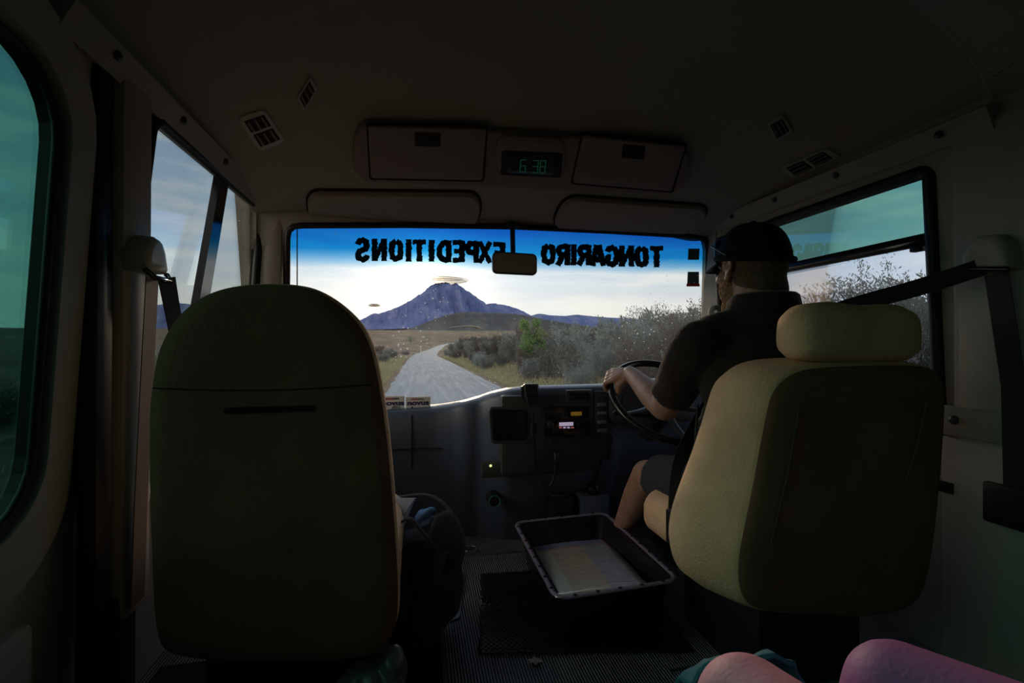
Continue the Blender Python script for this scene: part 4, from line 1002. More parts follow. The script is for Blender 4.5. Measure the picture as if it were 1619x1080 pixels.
# low console with gear lever
gc = empty('gear_selector', PYp(935, 785, 1.91), 'tall black gear lever on a grey console block beside the driver knee', 'gear lever')
gb = PYp(935, 778, 1.91)
box('console_block', (gb.x - .06, 1.872, .0), (gb.x + .075, 2.0, gb.z), 'dash', gc, .02); box('gate_plate', (gb.x - .045, 1.88, gb.z - .004), (gb.x + .06, 1.95, gb.z + .004), 'dash_bezel', gc, .002)
g0 = Vector((gb.x + .005, 1.905, gb.z)); g1 = PYp(943, 745, 1.83); g2 = PYp(955, 706, 1.78)
tube('lever', smooth_path([g0, g1, g2], 6), [.012] * 13, 'black_plastic', gc); gt = PYp(957, 690, 1.775)
slab('grip', rrect(-.024, .026, -.075, .03, .015), [(.012, -.022), (.003, -.016), (0, 0), (.003, .016), (.012, .022)], lambda u, v, d: Vector((gt.x + u + v * .15, gt.y + d, gt.z - .02 + v)), 'gloss_black', gc)
bm = bmesh.new(); add_tube(bm, [g0 - Vector((0, 0, .0)), g0 + Vector((0, 0, .04))], [.04, .02], 18); from_bm('gaiter', bm, 'rubber', gc, True)
ch = PYp(888, 782, 1.92); cu_ = empty('cup_holder', ch, 'dark cup holder tray on the floor console next to the gear lever', 'cup holder')
box('tray', (ch.x - .06, 1.885, 0), (ch.x + .05, 2.0, ch.z), 'black_plastic', cu_, .014)
bm = bmesh.new(); add_tube(bm, [Vector((ch.x - .015 + .034 * math.cos(k * .314), 1.93 + .034 * math.sin(k * .314), ch.z + .003)) for k in range(20)], .004, 6, True); from_bm('ring', bm, 'dash_bezel', cu_, True)

# ================================================================== FLOOR FITTINGS
o = thing_struct('trim_11')
def strip(pts, w_=.012, h=.007, m='alu'): ribbon('edge_strip', pts, [Vector((1, 0, 0)) if abs((Vector(pts[min(i + 1, len(pts) - 1)]) - Vector(pts[max(i - 1, 0)])).x) < abs((Vector(pts[min(i + 1, len(pts) - 1)]) - Vector(pts[max(i - 1, 0)])).y) else Vector((0, 1, 0)) for i in range(len(pts))], w_, h, m, o)
F0 = lambda a, b: PZp(a, b, .003)
strip([F0(706, 1100), F0(698, 1000), F0(697, 984)]); strip([F0(697, 984), F0(712, 981), F0(724, 977)]); strip([F0(724, 977), F0(729, 940), F0(733, 905)]); strip([F0(697, 978), F0(699, 940), F0(702, 900)])
strip([F0(722, 879), F0(760, 877), F0(822, 873)], .008)
rt = smooth_path([F0(1090, 925), F0(1120, 960), F0(1155, 1000), F0(1170, 1022), F0(1166, 1040), F0(1150, 1048), F0(1100, 1054), F0(1060, 1060)], 6)
strip(rt, .005, .005, 'dash_bezel')
box('step_well_dark', (-.7, -.2, -.03), (.062, 1.45, .002), 'rubber', o, 0)  # flat black sheet stands in for the dark of the sunken step well
dh = F0(742, 869); e_ = empty('floor_ring', dh, 'recessed metal pull ring in the floor ahead of the black mat', 'pull ring')
bm = bmesh.new(); add_tube(bm, [dh + Vector((.035 * math.cos(k * .314), .028 * math.sin(k * .314), .003)) for k in range(20)], .0035, 6, True); from_bm('ring', bm, 'alu', e_, True)
bm = bmesh.new(); add_ell(bm, dh, (.022, .016, .004)); from_bm('cup', bm, 'chrome', e_, True)
# mesh mat
m = bpy.data.materials.new('mesh_mat'); m.use_nodes = True; t = m.node_tree; t.nodes.clear()
geo = nn(t, 'ShaderNodeNewGeometry'); mp = nn(t, 'ShaderNodeMapping'); mp.inputs['Rotation'].default_value = (0, 0, .12); t.links.new(geo.outputs['Position'], mp.inputs[0]); sp = nn(t, 'ShaderNodeSeparateXYZ'); t.links.new(mp.outputs[0], sp.inputs[0])
sx = mth(t, 'SINE', mth(t, 'MULTIPLY', sp.outputs[0], 2 * math.pi / .017)); sy = mth(t, 'SINE', mth(t, 'MULTIPLY', sp.outputs[1], 2 * math.pi / .019))
hol = mth(t, 'GREATER_THAN', mth(t, 'MULTIPLY', sx, sy), .12)
pb_ = nn(t, 'ShaderNodeBsdfPrincipled'); pb_.inputs['Base Color'].default_value = (.010, .010, .011, 1); pb_.inputs['Roughness'].default_value = .45; tr = nn(t, 'ShaderNodeBsdfTransparent'); mx = nn(t, 'ShaderNodeMixShader')
t.links.new(hol, mx.inputs[0]); t.links.new(pb_.outputs[0], mx.inputs[1]); t.links.new(tr.outputs[0], mx.inputs[2]); o_ = nn(t, 'ShaderNodeOutputMaterial'); t.links.new(mx.outputs[0], o_.inputs[0]); M['mesh_mat'] = m
c4 = [PZp(760, 907, .008), PZp(1000, 890, .008), PZp(1098, 1030, .008), PZp(757, 1034, .008)]
vs = []; fs = []
for j in range(41):
    for i in range(41):
        u, v = i / 40, j / 40; p = c4[0].lerp(c4[1], u).lerp(c4[3].lerp(c4[2], u), v); u_ = p.x
        p = p + Vector((.006 * noise.noise(Vector((0, v * 7, 0))), 0, 0)); h = .005 + (.028 * math.exp(-((v - .42 + .25 * u) / .06) ** 2) * max(0, 1 - u * 3.2)) + .004 * abs(noise.noise(p * 12)); vs.append((p.x, p.y, h))
for j in range(40):
    for i in range(40): a = j * 41 + i; fs.append((a, a + 1, a + 42, a + 41))
mo = mesh('anti_slip_mat', vs, fs, 'mesh_mat'); tag(mo, 'black open-weave anti-slip mat rucked up under the plastic tub', 'mat'); sol = mo.modifiers.new('s', 'SOLIDIFY'); sol.thickness = .0025
# paper scrap
ps = PZp(846, 1048, .002); vs = []; R = random.Random(2)
for k in range(12): rr = .022 if k % 2 else .010; vs.append(ps + Vector((rr * math.cos(k * .5236) * (1 + R.random() * .3), rr * .8 * math.sin(k * .5236), .004 + .006 * R.random())))
vs.append(ps + Vector((0, 0, .008))); o = mesh('paper_scrap', vs, [(k, (k + 1) % 12, 12) for k in range(12)], 'scrap', smooth=False); tag(o, 'crumpled pale paper scrap on the ribbed floor', 'paper scrap'); sol = o.modifiers.new('s', 'SOLIDIFY'); sol.thickness = .001

# ---- plastic tub
cr = [PZp(880, 948, .17), PZp(1078, 919, .17), PZp(960, 808, .17), PZp(808, 825, .17)]
cc_ = sum(cr, Vector()) / 4; ux = ((cr[1] - cr[0]) + (cr[2] - cr[3])).normalized(); uy = ((cr[3] - cr[0]) + (cr[2] - cr[1])).normalized()
LX = ((cr[1] - cr[0]).length + (cr[2] - cr[3]).length) / 2; LY = ((cr[3] - cr[0]).length + (cr[2] - cr[1]).length) / 2
tub = empty('storage_tub', (cc_.x, cc_.y, .008), 'large dark plastic storage tub with a pale rim, standing in the aisle', 'tub')
def tubring(ins, z, r=.045): return [Vector((cc_.x, cc_.y, 0)) + ux * a + uy * b + Vector((0, 0, z)) for a, b in rrect(-LX / 2 + ins, LX / 2 - ins, -LY / 2 + ins, LY / 2 - ins, max(.01, r - ins * .5), 6)]
rg = [tubring(.050, .012), tubring(.046, .016), tubring(.024, .165), tubring(.020, .165), tubring(.028, .163), tubring(.050, .022)]
vs = [v for r_ in rg for v in r_]; n = len(rg[0]); fs = []
for k in range(len(rg) - 1):
    for i in range(n): fs.append((k * n + i, k * n + (i + 1) % n, (k + 1) * n + (i + 1) % n, (k + 1) * n + i))
fs.append(tuple(range(n))); fs.append(tuple((len(rg) - 1) * n + i for i in range(n)))
me = bpy.data.meshes.new('tub_wall'); me.from_pydata([tuple(v) for v in vs], [], fs); bm = bmesh.new(); bm.from_mesh(me); auto_smooth(from_bm('tub_wall', bm, 'box_plastic', tub), 40)
tube('rim', tubring(.009, .167), .0085, 'box_rim', tub, 8, True, flat=.6)
bm = bmesh.new()
for L_, k_ in ((0, 5), (1, 8)):
    for s in (-1, 1):
        for k in range(k_):
            q = (k + .5) / k_ - .5; p = Vector((cc_.x, cc_.y, .1725)) + (ux * q * (LX - .06) + uy * s * (LY / 2 - .009) if L_ == 0 else uy * q * (LY - .06) + ux * s * (LX / 2 - .009)); add_ell(bm, p, (.006, .006, .0015), seg=8)
from_bm('rim_notch', bm, 'console_gap', tub, True)
# contents
docs = empty('document_stack', (cc_.x, cc_.y, .024), 'thick stack of folders inside the tub, carrying the printed sheet', 'folders')
mt = Matrix.Translation(Vector((cc_.x, cc_.y, 0))) @ Matrix((ux, uy, Vector((0, 0, 1)))).transposed().to_4x4()
for k, (a, b, c, d, m_) in enumerate(((-.14, -.22, .14, .20, 'bag_cloth'), (-.15, -.215, .12, .19, 'box_plastic'), (-.135, -.22, .135, .195, 'bag_cloth'))): box('folder', (a, b, .018 + .009 * k), (c, d, .026 + .009 * k), m_, docs, .004, mtx=mt)
m = bpy.data.materials.new('printed_sheet'); m.use_nodes = True; t = m.node_tree; b = t.nodes['Principled BSDF']; b.inputs['Roughness'].default_value = .5; b.inputs['Coat Weight'].default_value = 1; b.inputs['Coat Roughness'].default_value = .12; b.inputs['Coat IOR'].default_value = 2.2
uvn = nn(t, 'ShaderNodeUVMap'); sp = nn(t, 'ShaderNodeSeparateXYZ'); t.links.new(uvn.outputs[0], sp.inputs[0])
u_, v_ = sp.outputs[0], sp.outputs[1]
nz = nn(t, 'ShaderNodeTexNoise'); nz.inputs['Scale'].default_value = 5; nz.inputs['Detail'].default_value = 5; t.links.new(uvn.outputs[0], nz.inputs['Vector'])
mpn = nn(t, 'ShaderNodeMapping'); mpn.inputs['Scale'].default_value = (1.2, 9, 1); t.links.new(uvn.outputs[0], mpn.inputs[0]); t.links.new(mpn.outputs[0], nz.inputs['Vector'])
right = ramp(t, nz.outputs[0], [(.3, (.35, .44, .60)), (.55, (.55, .64, .80)), (.7, (.78, .82, .9))])
leftc = ramp(t, nz.outputs[0], [(.3, (.55, .50, .42)), (.7, (.80, .76, .68))])
c = mixc(t, mth(t, 'GREATER_THAN', u_, .60), leftc, right)
c = mixc(t, mth(t, 'LESS_THAN', u_, .20), c, (.72, .82, .74))
topc = ramp(t, nz.outputs[0], [(.35, (.25, .28, .55)), (.65, (.45, .50, .75))])
c = mixc(t, mth(t, 'LESS_THAN', v_, .20), c, topc)
line = mth(t, 'LESS_THAN', mth(t, 'ABSOLUTE', mth(t, 'SUBTRACT', v_, .215)), .012)
c = mixc(t, mth(t, 'MULTIPLY', line, .6), c, (.6, .22, .14))
line = mth(t, 'LESS_THAN', mth(t, 'ABSOLUTE', mth(t, 'SUBTRACT', u_, .93)), .008)
c = mixc(t, mth(t, 'MULTIPLY', line, .7), c, (.65, .16, .10)); t.links.new(c, b.inputs['Base Color']); M['printed_sheet'] = m
q4 = [PZp(836, 861, .064), PZp(953, 846, .056), PZp(1029, 930, .15), PZp(879, 946, .170)]
vs = []; fs = []; uv = []
for j in range(13):
    for i in range(13):
        u, v = i / 12, j / 12; p = q4[0].lerp(q4[1], u).lerp(q4[3].lerp(q4[2], u), v); p = p + Vector((0, 0, .004 * math.sin(u * 3.1) + .003 * noise.noise(p * 9))); vs.append(p); uv.append((u, v))
for j in range(12):
    for i in range(12): a = j * 13 + i; fs.append((a, a + 1, a + 14, a + 13))
o = mesh('printed_sheet', vs, fs, 'printed_sheet'); ul = o.data.uv_layers.new(name='UVMap')
for l in o.data.loops: ul.data[l.index].uv = uv[l.vertex_index]
sol = o.modifiers.new('s', 'SOLIDIFY'); sol.thickness = .0015; tag(o, 'laminated sheet printed with pale landscape pictures lying in the tub', 'sheet')
cp_ = PZp(898, 850, .066); e_ = empty('bulldog_clip', cp_, 'shiny metal clip at the head of the printed sheet in the tub', 'clip')
ribbon('jaw', [cp_ + Vector((-.035, .0, .004)), cp_ + Vector((-.02, .004, .012)), cp_ + Vector((.02, .004, .012)), cp_ + Vector((.04, 0, .004))], Vector((0, 1, 0)), .022, .004, 'chrome', e_)
tube('ring', [cp_ + Vector((.004 + .014 * math.cos(k * .35), .010, .034 + .014 * math.sin(k * .35))) for k in range(18)], .0032, 'chrome', e_, 8, True)
tube('arm', [cp_ + Vector((-.03, .002, .006)), cp_ + Vector((-.014, .008, .022)), cp_ + Vector((.004, .01, .024)), cp_ + Vector((.02, .008, .022)), cp_ + Vector((.036, .002, .006))], .003, 'chrome', e_, 8)

# ================================================================== SEATS
# passenger seat (integrated head restraint)
SY = 1.0
pts = [(236, 700), (238, 640), (243, 600), (252, 555), (268, 520), (292, 489), (325, 465), (365, 451), (425, 446), (478, 450), (512, 462), (545, 484), (572, 512), (588, 545), (597, 580), (605, 625), (613, 680), (619, 740), (624, 800), (629, 870), (632, 930), (630, 985), (618, 1015), (590, 1045), (430, 1052), (280, 1045), (247, 1015), (240, 940), (238, 860), (236, 780)]
ol = [(PYp(a, b, SY).x, PYp(a, b, SY).z) for a, b in pts]; ol = closed_path(ol)
ps_ = empty('passenger_seat', (-.27, 1.2, 0), 'empty front passenger seat with a high rounded backrest next to the open bag', 'seat')
tl_ = lambda u, v, d: Vector((u, SY + d - (v - .7) * .02, v))
slab('backrest', ol, [(.028, -.012), (.012, -.006), (.003, .008), (.0, .03), (.002, .075), (.012, .105), (.035, .125)], tl_, 'seat_cloth', ps_, 60)
slab('back_panel', [((a + .27) * .985 - .27, (b - .62) * .985 + .62) for a, b in ol], [(.03, -.020), (.012, -.016), (.0, -.006)], tl_, 'seat_back_shaded', ps_, 60)
a, b = PYp(252, 612, SY), PYp(592, 600, SY)
tube('cover_seam', [tl_(a.x + (b.x - a.x) * k / 8, a.z - .008 * math.sin(k * .39), -.0203) for k in range(9)], .0014, 'console_gap', ps_, 6)
a, b = PYp(352, 655, SY - .025), PYp(498, 641, SY - .025); slab('handle_slot', rrect(a.x, b.x, a.z, b.z, .007), [(.002, -.004), (0, 0), (0, .004)], lambda u, v, d: tl_(u, v, -.0205 + d), 'gloss_black', ps_)
slab('seat_cushion', rrect(-.50, -.04, .27, .43, .05), [(.03, 0), (0, .03), (0, .42), (.03, .47)], lambda u, v, d: Vector((u, SY + .08 + d, v)), 'seat_cloth', ps_, 60)
box('pedestal', (-.44, 1.08, 0), (-.10, 1.45, .28), 'black_plastic', ps_, .01)
# driver seat
DY = .85
pts = [(1203, 640), (1212, 612), (1232, 590), (1270, 576), (1350, 572), (1440, 572), (1468, 580), (1483, 600), (1487, 640), (1487, 720), (1484, 800), (1480, 870), (1472, 930), (1455, 968), (1400, 985), (1300, 985), (1200, 975), (1172, 950), (1164, 905), (1170, 850), (1182, 780), (1192, 710)]
ol = [(PYp(a, b, DY).x, PYp(a, b, DY).z) for a, b in pts]; ol = closed_path(ol)
ds = empty('driver_seat', (.97, 1.1, 0), 'driver seat in pale worn cloth with a separate head restraint', 'seat')
def dsp(u, v, d):
    bul = .05 * sst(d / .15) * math.exp(-((v - .45) / .2) ** 2) * (-1 if u < .97 else .4); return Vector((u + bul, DY + d - (v - .6) * .05, v))
slab('backrest', ol, [(.03, -.01), (.012, -.004), (.002, .012), (-.004, .05), (-.008, .10), (-.006, .16), (.01, .195), (.04, .215)], dsp, 'seat_cloth', ds, 60)
cxm = sum(a for a, b in ol) / len(ol); czm = sum(b for a, b in ol) / len(ol)
slab('back_panel', [((a - cxm) * .97 + cxm, (b - czm) * .97 + czm) for a, b in ol], [(.022, -.016), (.008, -.012), (0, -.003)], dsp, 'seat_back_shaded', ds, 60)
for a, b, c, d in ((1258, 645, 1222, 860), (1458, 632, 1430, 770)):
    tube('stitched_seam', [dsp(PYp(a, b, DY - .018).x, PYp(a, b, DY - .018).z, -.019), dsp(PYp((a + c) / 2 + 3, (b + d) / 2, DY - .018).x, PYp((a + c) / 2, (b + d) / 2, DY - .018).z, -.020), dsp(PYp(c, d, DY - .018).x, PYp(c, d, DY - .018).z, -.019)], .0022, 'seat_seam', ds, 6)
pts = [(1262, 525), (1263, 505), (1272, 488), (1290, 479), (1320, 476), (1360, 482), (1400, 480), (1430, 482), (1447, 494), (1454, 515), (1453, 545), (1449, 566), (1420, 573), (1350, 574), (1290, 572), (1268, 564), (1261, 545)]
hl = [(PYp(a, b, DY).x, PYp(a, b, DY).z) for a, b in pts]; hl = closed_path(hl)
slab('head_restraint', hl, [(.03, -.012), (.012, -.004), (0, .02), (0, .06), (.012, .085), (.035, .10)], lambda u, v, d: Vector((u, DY - .01 + d, v)), 'seat_cloth', ds, 60)
for a in (.90, 1.07): tube('post', [(a, DY + .04, .80), (a, DY + .035, .90)], .007, 'chrome', ds)
slab('seat_cushion', rrect(.735, 1.19, .275, .42, .06), [(.05, 0), (.01, .03), (0, .1), (0, .42), (.02, .47), (.05, .50)], lambda u, v, d: Vector((u, DY + .12 + d, v)), 'seat_cloth', ds, 60)
box('pedestal', (.86, 1.02, .0), (1.18, 1.36, .28), 'black_plastic', ds, .01)
bm = bmesh.new(); add_tube(bm, [PYp(1078, 848, 1.2), PYp(1072, 852, 1.2)], .02, 14)
box('recline_lever', (.716, 1.05, .30), (.738, 1.20, .345), 'black_plastic', ds, .006); bm.free()

# ================================================================== SEAT BELTS
# passenger side
sb = empty('seat_belt', (-.62, 1.17, 1.1), 'slack dark seat belt hanging from its guide on the passenger side pillar', 'seat belt')
gx = -.600; G = PXp(229, 405, gx)
ol = [(-.055, -.05), (-.06, 0), (-.045, .035), (-.015, .055), (.02, .05), (.042, .02), (.05, -.045)]
slab('guide_cover', [(a * .8, b * .8) for a, b in ol], [(.012, .03), (.002, .022), (0, 0), (0, -.03)], lambda u, v, d: Vector((gx + d, G.y + u, G.z + v)), 'wall_grey', sb, 60)
tube('guide_ring', [Vector((gx + .022, G.y - .045, G.z - .035)), Vector((gx + .036, G.y - .03, G.z - .052)), Vector((gx + .036, G.y + .03, G.z - .052)), Vector((gx + .022, G.y + .045, G.z - .035))], .006, 'gloss_black', sb, 10)
b0 = Vector((gx + .02, G.y, G.z - .045))
ribbon('webbing', [b0 + Vector((0, -.01, 0)), b0 + Vector((-.005, -.02, -.25)), b0 + Vector((-.012, -.025, -.5)), b0 + Vector((-.02, -.02, -.72))], Vector((0, 1, 0)), .048, .002, 'webbing_lit', sb)
w1 = PYp(250, 500, 1.27); w2 = PYp(262, 575, 1.2)
ribbon('webbing', smooth_path([b0 + Vector((.014, .02, 0)), b0 + Vector((.02, .05, -.12)), b0 + Vector((.03, .07, -.25)), b0 + Vector((.05, .10, -.42))], 5), [Vector((.35, 1, 0))] * 16, [.046 - .0012 * k for k in range(16)], .002, 'webbing', sb)
box('retractor', (-.69, 1.10, .08), (-.62, 1.19, .36), 'black_plastic', sb, .01)
# driver side
sb = empty('seat_belt', (1.38, .85, 1.12), 'tight black seat belt running from the pillar behind the driver across his shoulder', 'seat belt')
gx = 1.385; G = PXp(1572, 402, gx)
slab('guide_cover', [(-u * .9, v * .9) for u, v in ol], [(.012, -.03), (.002, -.022), (0, 0), (0, .03)], lambda u, v, d: Vector((gx + d, G.y + u, G.z + v)), 'wall_grey', sb, 60)
tube('guide_ring', [Vector((gx - .03, G.y - .045, G.z - .045)), Vector((gx - .036, G.y + .045, G.z - .03))], .007, 'gloss_black', sb, 10)
s1 = PYp(1362, 479, 1.02); st = Vector((gx - .022, G.y + .01, G.z - .03))
ribbon('webbing', smooth_path([st, st.lerp(s1, .5) + Vector((0, 0, -.004)), s1, Vector((1.09, 1.09, .972)), Vector((1.03, 1.235, .93)), Vector((.94, 1.30, .76)), Vector((.82, 1.30, .55)), Vector((.735, 1.20, .40))], 5), [Vector((0, .25, 1)) if k < 14 else Vector((1, .1, .6)) for k in range(36)], .044, .002, 'webbing', sb)
ribbon('webbing', [st + Vector((.012, -.02, -.02)), Vector((gx + .008, G.y - .03, .8)), Vector((gx + .006, G.y - .035, .50))], Vector((0, 1, 0)), .047, .002, 'webbing', sb)
box('retractor_slot', (1.385, .76, .46), (1.405, .88, .56), 'black_plastic', sb, .006)
bk = Vector((.725, 1.19, .37)); bx_ = box('buckle', (bk.x - .012, bk.y - .02, bk.z - .05), (bk.x + .012, bk.y + .03, bk.z + .05), 'black_plastic', sb, .006)
tube('stalk', [PYp(1103, 640, 1.20), PYp(1100, 700, 1.20), PYp(1088, 770, 1.20), PYp(1072, 845, 1.17)], .004, 'webbing', sb, 8)

# ================================================================== DRIVER
drv = empty('person', (.95, 1.1, 0), 'driver in a black cap, dark shirt and dark shorts, seated and steering with bare forearms', 'person')
HY, HX, HZ = 1.165, .965, 1.115
def hand_on_rim(bm, ang, side):
    a = math.radians(ang); rad = E1 * math.cos(a) + E2 * math.sin(a); tan = -E1 * math.sin(a) + E2 * math.cos(a); c = WC + rad * WR
    def rp(s, phi, r): cc2 = c + tan * s; f = math.radians(phi); return cc2 + (rad * math.cos(f) + EN * math.sin(f)) * r
    kn = []
    for k, (s, L) in enumerate(((.034, 1.0), (.012, 1.08), (-.010, 1.0), (-.031, .84))):
        ph = [78, 28, -25, -80, -130]; rr = [.036, .029, .025, .0235, .023]
        pts = [rp(s, 78 - (78 - p) * L, r) for p, r in zip(ph, rr)]
        add_chain(bm, pts, [.0105, .0098, .009, .0082, .0072], 10); kn.append(pts[0])
    add_chain(bm, [rp(.045, 130, .040), rp(.058, 165, .030), rp(.060, 205, .025), rp(.058, 245, .024)], [.014, .0115, .010, .0085], 10)
    return c, rp, kn
bm = bmesh.new()
# left arm
SH = Vector((.790, 1.165, .900)); EL = PYp(1050, 644, 1.33)
c_, rp, kn = hand_on_rim(bm, 152, 1)
WR_ = rp(.0, 118, .085) + Vector((0, -.02, -.004))
for k_ in kn: add_chain(bm, [WR_.lerp(k_, .35), k_], [.019, .012], 12)
add_chain(bm, [WR_, rp(.045, 130, .040)], [.022, .016], 12)
add_chain(bm, [SH, SH.lerp(EL, .5), EL, EL.lerp(WR_, .3), EL.lerp(WR_, .65), WR_], [.058, .052, .043, .045, .036, .026], 18)
# right arm
SHr = Vector((1.155, 1.165, .900)); ELr = Vector((1.20, 1.34, .68)); c2_, rp2, kn2 = hand_on_rim(bm, 28, -1); WRr = rp2(0, 118, .085) + Vector((0, -.02, 0))
for k_ in kn2: add_chain(bm, [WRr.lerp(k_, .35), k_], [.019, .012], 12)
add_chain(bm, [SHr, SHr.lerp(ELr, .5), ELr, ELr.lerp(WRr, .3), ELr.lerp(WRr, .65), WRr], [.058, .052, .043, .045, .036, .026], 18)
# torso
add_ell(bm, (.965, 1.13, .80), (.17, .115, .17)); add_ell(bm, (.965, 1.15, .58), (.155, .125, .2)); add_ell(bm, (.965, 1.14, .45), (.17, .13, .11))
add_chain(bm, [SH + Vector((.05, 0, .02)), Vector((HX, 1.13, .955)), SHr + Vector((-.05, 0, .02))], [.055, .06, .055], 16)
add_chain(bm, [(HX, 1.12, .93), (HX, 1.128, 1.02), (HX, HY - .022, HZ - .01)], [.078, .072, .064], 18)
# legs
KN = PYp(1024, 752, 1.56); KN.x = max(KN.x, .80)
for hx, kx in ((.90, KN), (1.05, Vector((1.10, 1.56, .43)))):
    an = Vector((kx.x - .02, kx.y + .22, .09)) if hx < 1 else Vector((kx.x, kx.y + .16, .09))
    add_chain(bm, [(hx, 1.14, .47), Vector((hx, 1.14, .47)).lerp(kx, .5), kx, kx.lerp(an, .3), kx.lerp(an, .7), an], [.088, .078, .058, .056, .042, .034], 18)
    add_chain(bm, [an, an + Vector((0, .06, -.045)), an + Vector((0, .15, -.055))], [.036, .034, .026], 14)
# head
add_ell(bm, (HX, HY, HZ + .035), (.076, .096, .088)); add_ell(bm, (HX, HY + .035, HZ - .036), (.066, .068, .082)); add_ell(bm, (HX, HY + .062, HZ - .090), (.040, .036, .030))
add_ell(bm, (HX, HY + .085, HZ + .035), (.058, .018, .022)); add_chain(bm, [(HX, HY + .095, HZ + .02), (HX, HY + .115, HZ - .018)], [.010, .014], 10); add_ell(bm, (HX, HY + .095, HZ - .048), (.026, .012, .010))
for s in (-1, 1):
    add_ell(bm, (HX + s * .078, HY + .0, HZ + .002), (.009, .014, .027)); add_tube(bm, [Vector((HX + s * (.083 + .006 * math.sin(k * .35)), HY - .004 - .019 * math.sin(k * .42 + .2), HZ + .032 - .0062 * k)) for k in range(8)], .0055, 8); add_ell(bm, (HX + s * .083, HY + .004, HZ - .022), (.006, .009, .011)); add_ell(bm, (HX + s * .084, HY + .012, HZ + .012), (.006, .006, .016)); add_ell(bm, (HX + s * .032, HY + .088, HZ + .012), (.014, .009, .009)); add_ell(bm, (HX + s * .05, HY + .055, HZ - .015), (.024, .03, .022))
body = remesh('body', bm, .0048, 'skin', drv, 5)
for s in (-1, 1): bm = bmesh.new(); add_ell(bm, (HX + s * .032, HY + .093, HZ + .013), (.010, .006, .006), seg=12); from_bm('eye', bm, 'paper_white', drv, True)
# shirt
wr = lambda a, f, s=0.: (lambda co: a * noise.noise(Vector((co.x * f, co.y * f, co.z * f * 1.6 + s))))
bm = bmesh.new()
add_ell(bm, (HX, 1.118, .965), (.112, .092, .058)); add_ell(bm, (.965, 1.125, .80), (.188, .128, .175)); add_ell(bm, (.965, 1.15, .60), (.178, .145, .22)); add_ell(bm, (.965, 1.14, .46), (.185, .142, .10))
SE = SH.lerp(EL, .80); SEr = SHr.lerp(ELr, .80)
add_chain(bm, [SH + Vector((.05, 0, .02)), Vector((HX, 1.12, .952)), SHr + Vector((-.05, 0, .02))], [.070, .074, .070], 18)
for A, B in ((SH, SE), (SHr, SEr)): add_chain(bm, [A, A.lerp(B, .5)], [.074, .070], 20); add_tube(bm, [A.lerp(B, .4), B], [.071, .066], 22)
sh_ = remesh('shirt', bm, .006, 'shirt', drv, 7, lambda co: .007 * noise.noise(co * 11) + .004 * noise.noise(Vector((co.x * 30, co.y * 14, co.z * 40))))
bm = bmesh.new(); R_ = []
for j, (r1, z_, y_) in enumerate(((.082, .985, 0), (.080, 1.03, .0), (.082, 1.044, .0), (.089, 1.038, 0), (.100, .985, 0))):
    R_.append([bm.verts.new((HX + r1 * math.cos(k * .2618), 1.128 + y_ + r1 * 1.08 * math.sin(k * .2618), z_ - .022 * max(0, math.sin(k * .2618)))) for k in range(24)])
for A, B in zip(R_, R_[1:] + R_[:1]):
    for k in range(24): bm.faces.new((A[k], A[(k + 1) % 24], B[(k + 1) % 24], B[k]))
from_bm('collar', bm, 'shirt', drv, True)
# shorts
bm = bmesh.new(); add_ell(bm, (.965, 1.14, .45), (.18, .14, .105))
for hx, kx in ((.90, KN), (1.05, Vector((1.10, 1.56, .43)))):
    h0 = Vector((hx, 1.14, .47)); add_chain(bm, [h0, h0.lerp(kx, .5)], [.102, .096], 20); add_tube(bm, [h0.lerp(kx, .4), h0.lerp(kx, .86)], [.097, .078], 24)
remesh('shorts', bm, .006, 'shorts', drv, 5, lambda co: .006 * noise.noise(co * 16))
# shoes
for kx in (Vector((KN.x - .02, KN.y + .22, 0)), Vector((1.10, 1.72, 0))):
    bm = bmesh.new(); add_chain(bm, [kx + Vector((0, -.03, .045)), kx + Vector((0, .10, .04)), kx + Vector((0, .19, .032))], [.044, .043, .034], 16); add_box(bm, (kx.x - .042, kx.y - .07, .002), (kx.x + .042, kx.y + .215, .02), .008); remesh('shoe', bm, .006, 'black_plastic', drv, 3)
# hair, beard
bm = bmesh.new(); add_ell(bm, (HX, HY - .010, HZ + .016), (.0805, .096, .084)); add_chain(bm, [(HX, HY - .028, HZ - .015), (HX, 1.131, HZ - .06)], [.066, .070], 20)
o = remesh('hair', bm, .005, 'hair_grey', drv, 3, lambda co: .0012 * noise.noise(co * 260)); bm = bmesh.new(); bm.from_mesh(o.data); g_ = lambda: list(bm.verts) + list(bm.edges) + list(bm.faces)
bmesh.ops.bisect_plane(bm, geom=g_(), plane_co=(HX, HY - .012, HZ), plane_no=(0, 1, .35), clear_outer=True); bmesh.ops.bisect_plane(bm, geom=g_(), plane_co=(HX, HY - .05, HZ - .055), plane_no=(0, .3, -1), clear_outer=True); bm.to_mesh(o.data); bm.free()
sol = o.modifiers.new('s', 'SOLIDIFY'); sol.thickness = .004
bm = bmesh.new(); add_ell(bm, (HX, HY + .040, HZ - .050), (.069, .066, .062)); add_ell(bm, (HX, HY + .066, HZ - .100), (.048, .044, .038)); add_ell(bm, (HX, HY + .097, HZ - .062), (.030, .016, .026))
for s in (-1, 1): add_ell(bm, (HX + s * .066, HY + .024, HZ - .012), (.010, .016, .04))
o = remesh('beard', bm, .004, 'beard', drv, 2, lambda co: .0035 * noise.noise(co * 160) + .002 * noise.noise(co * 320) - .001)
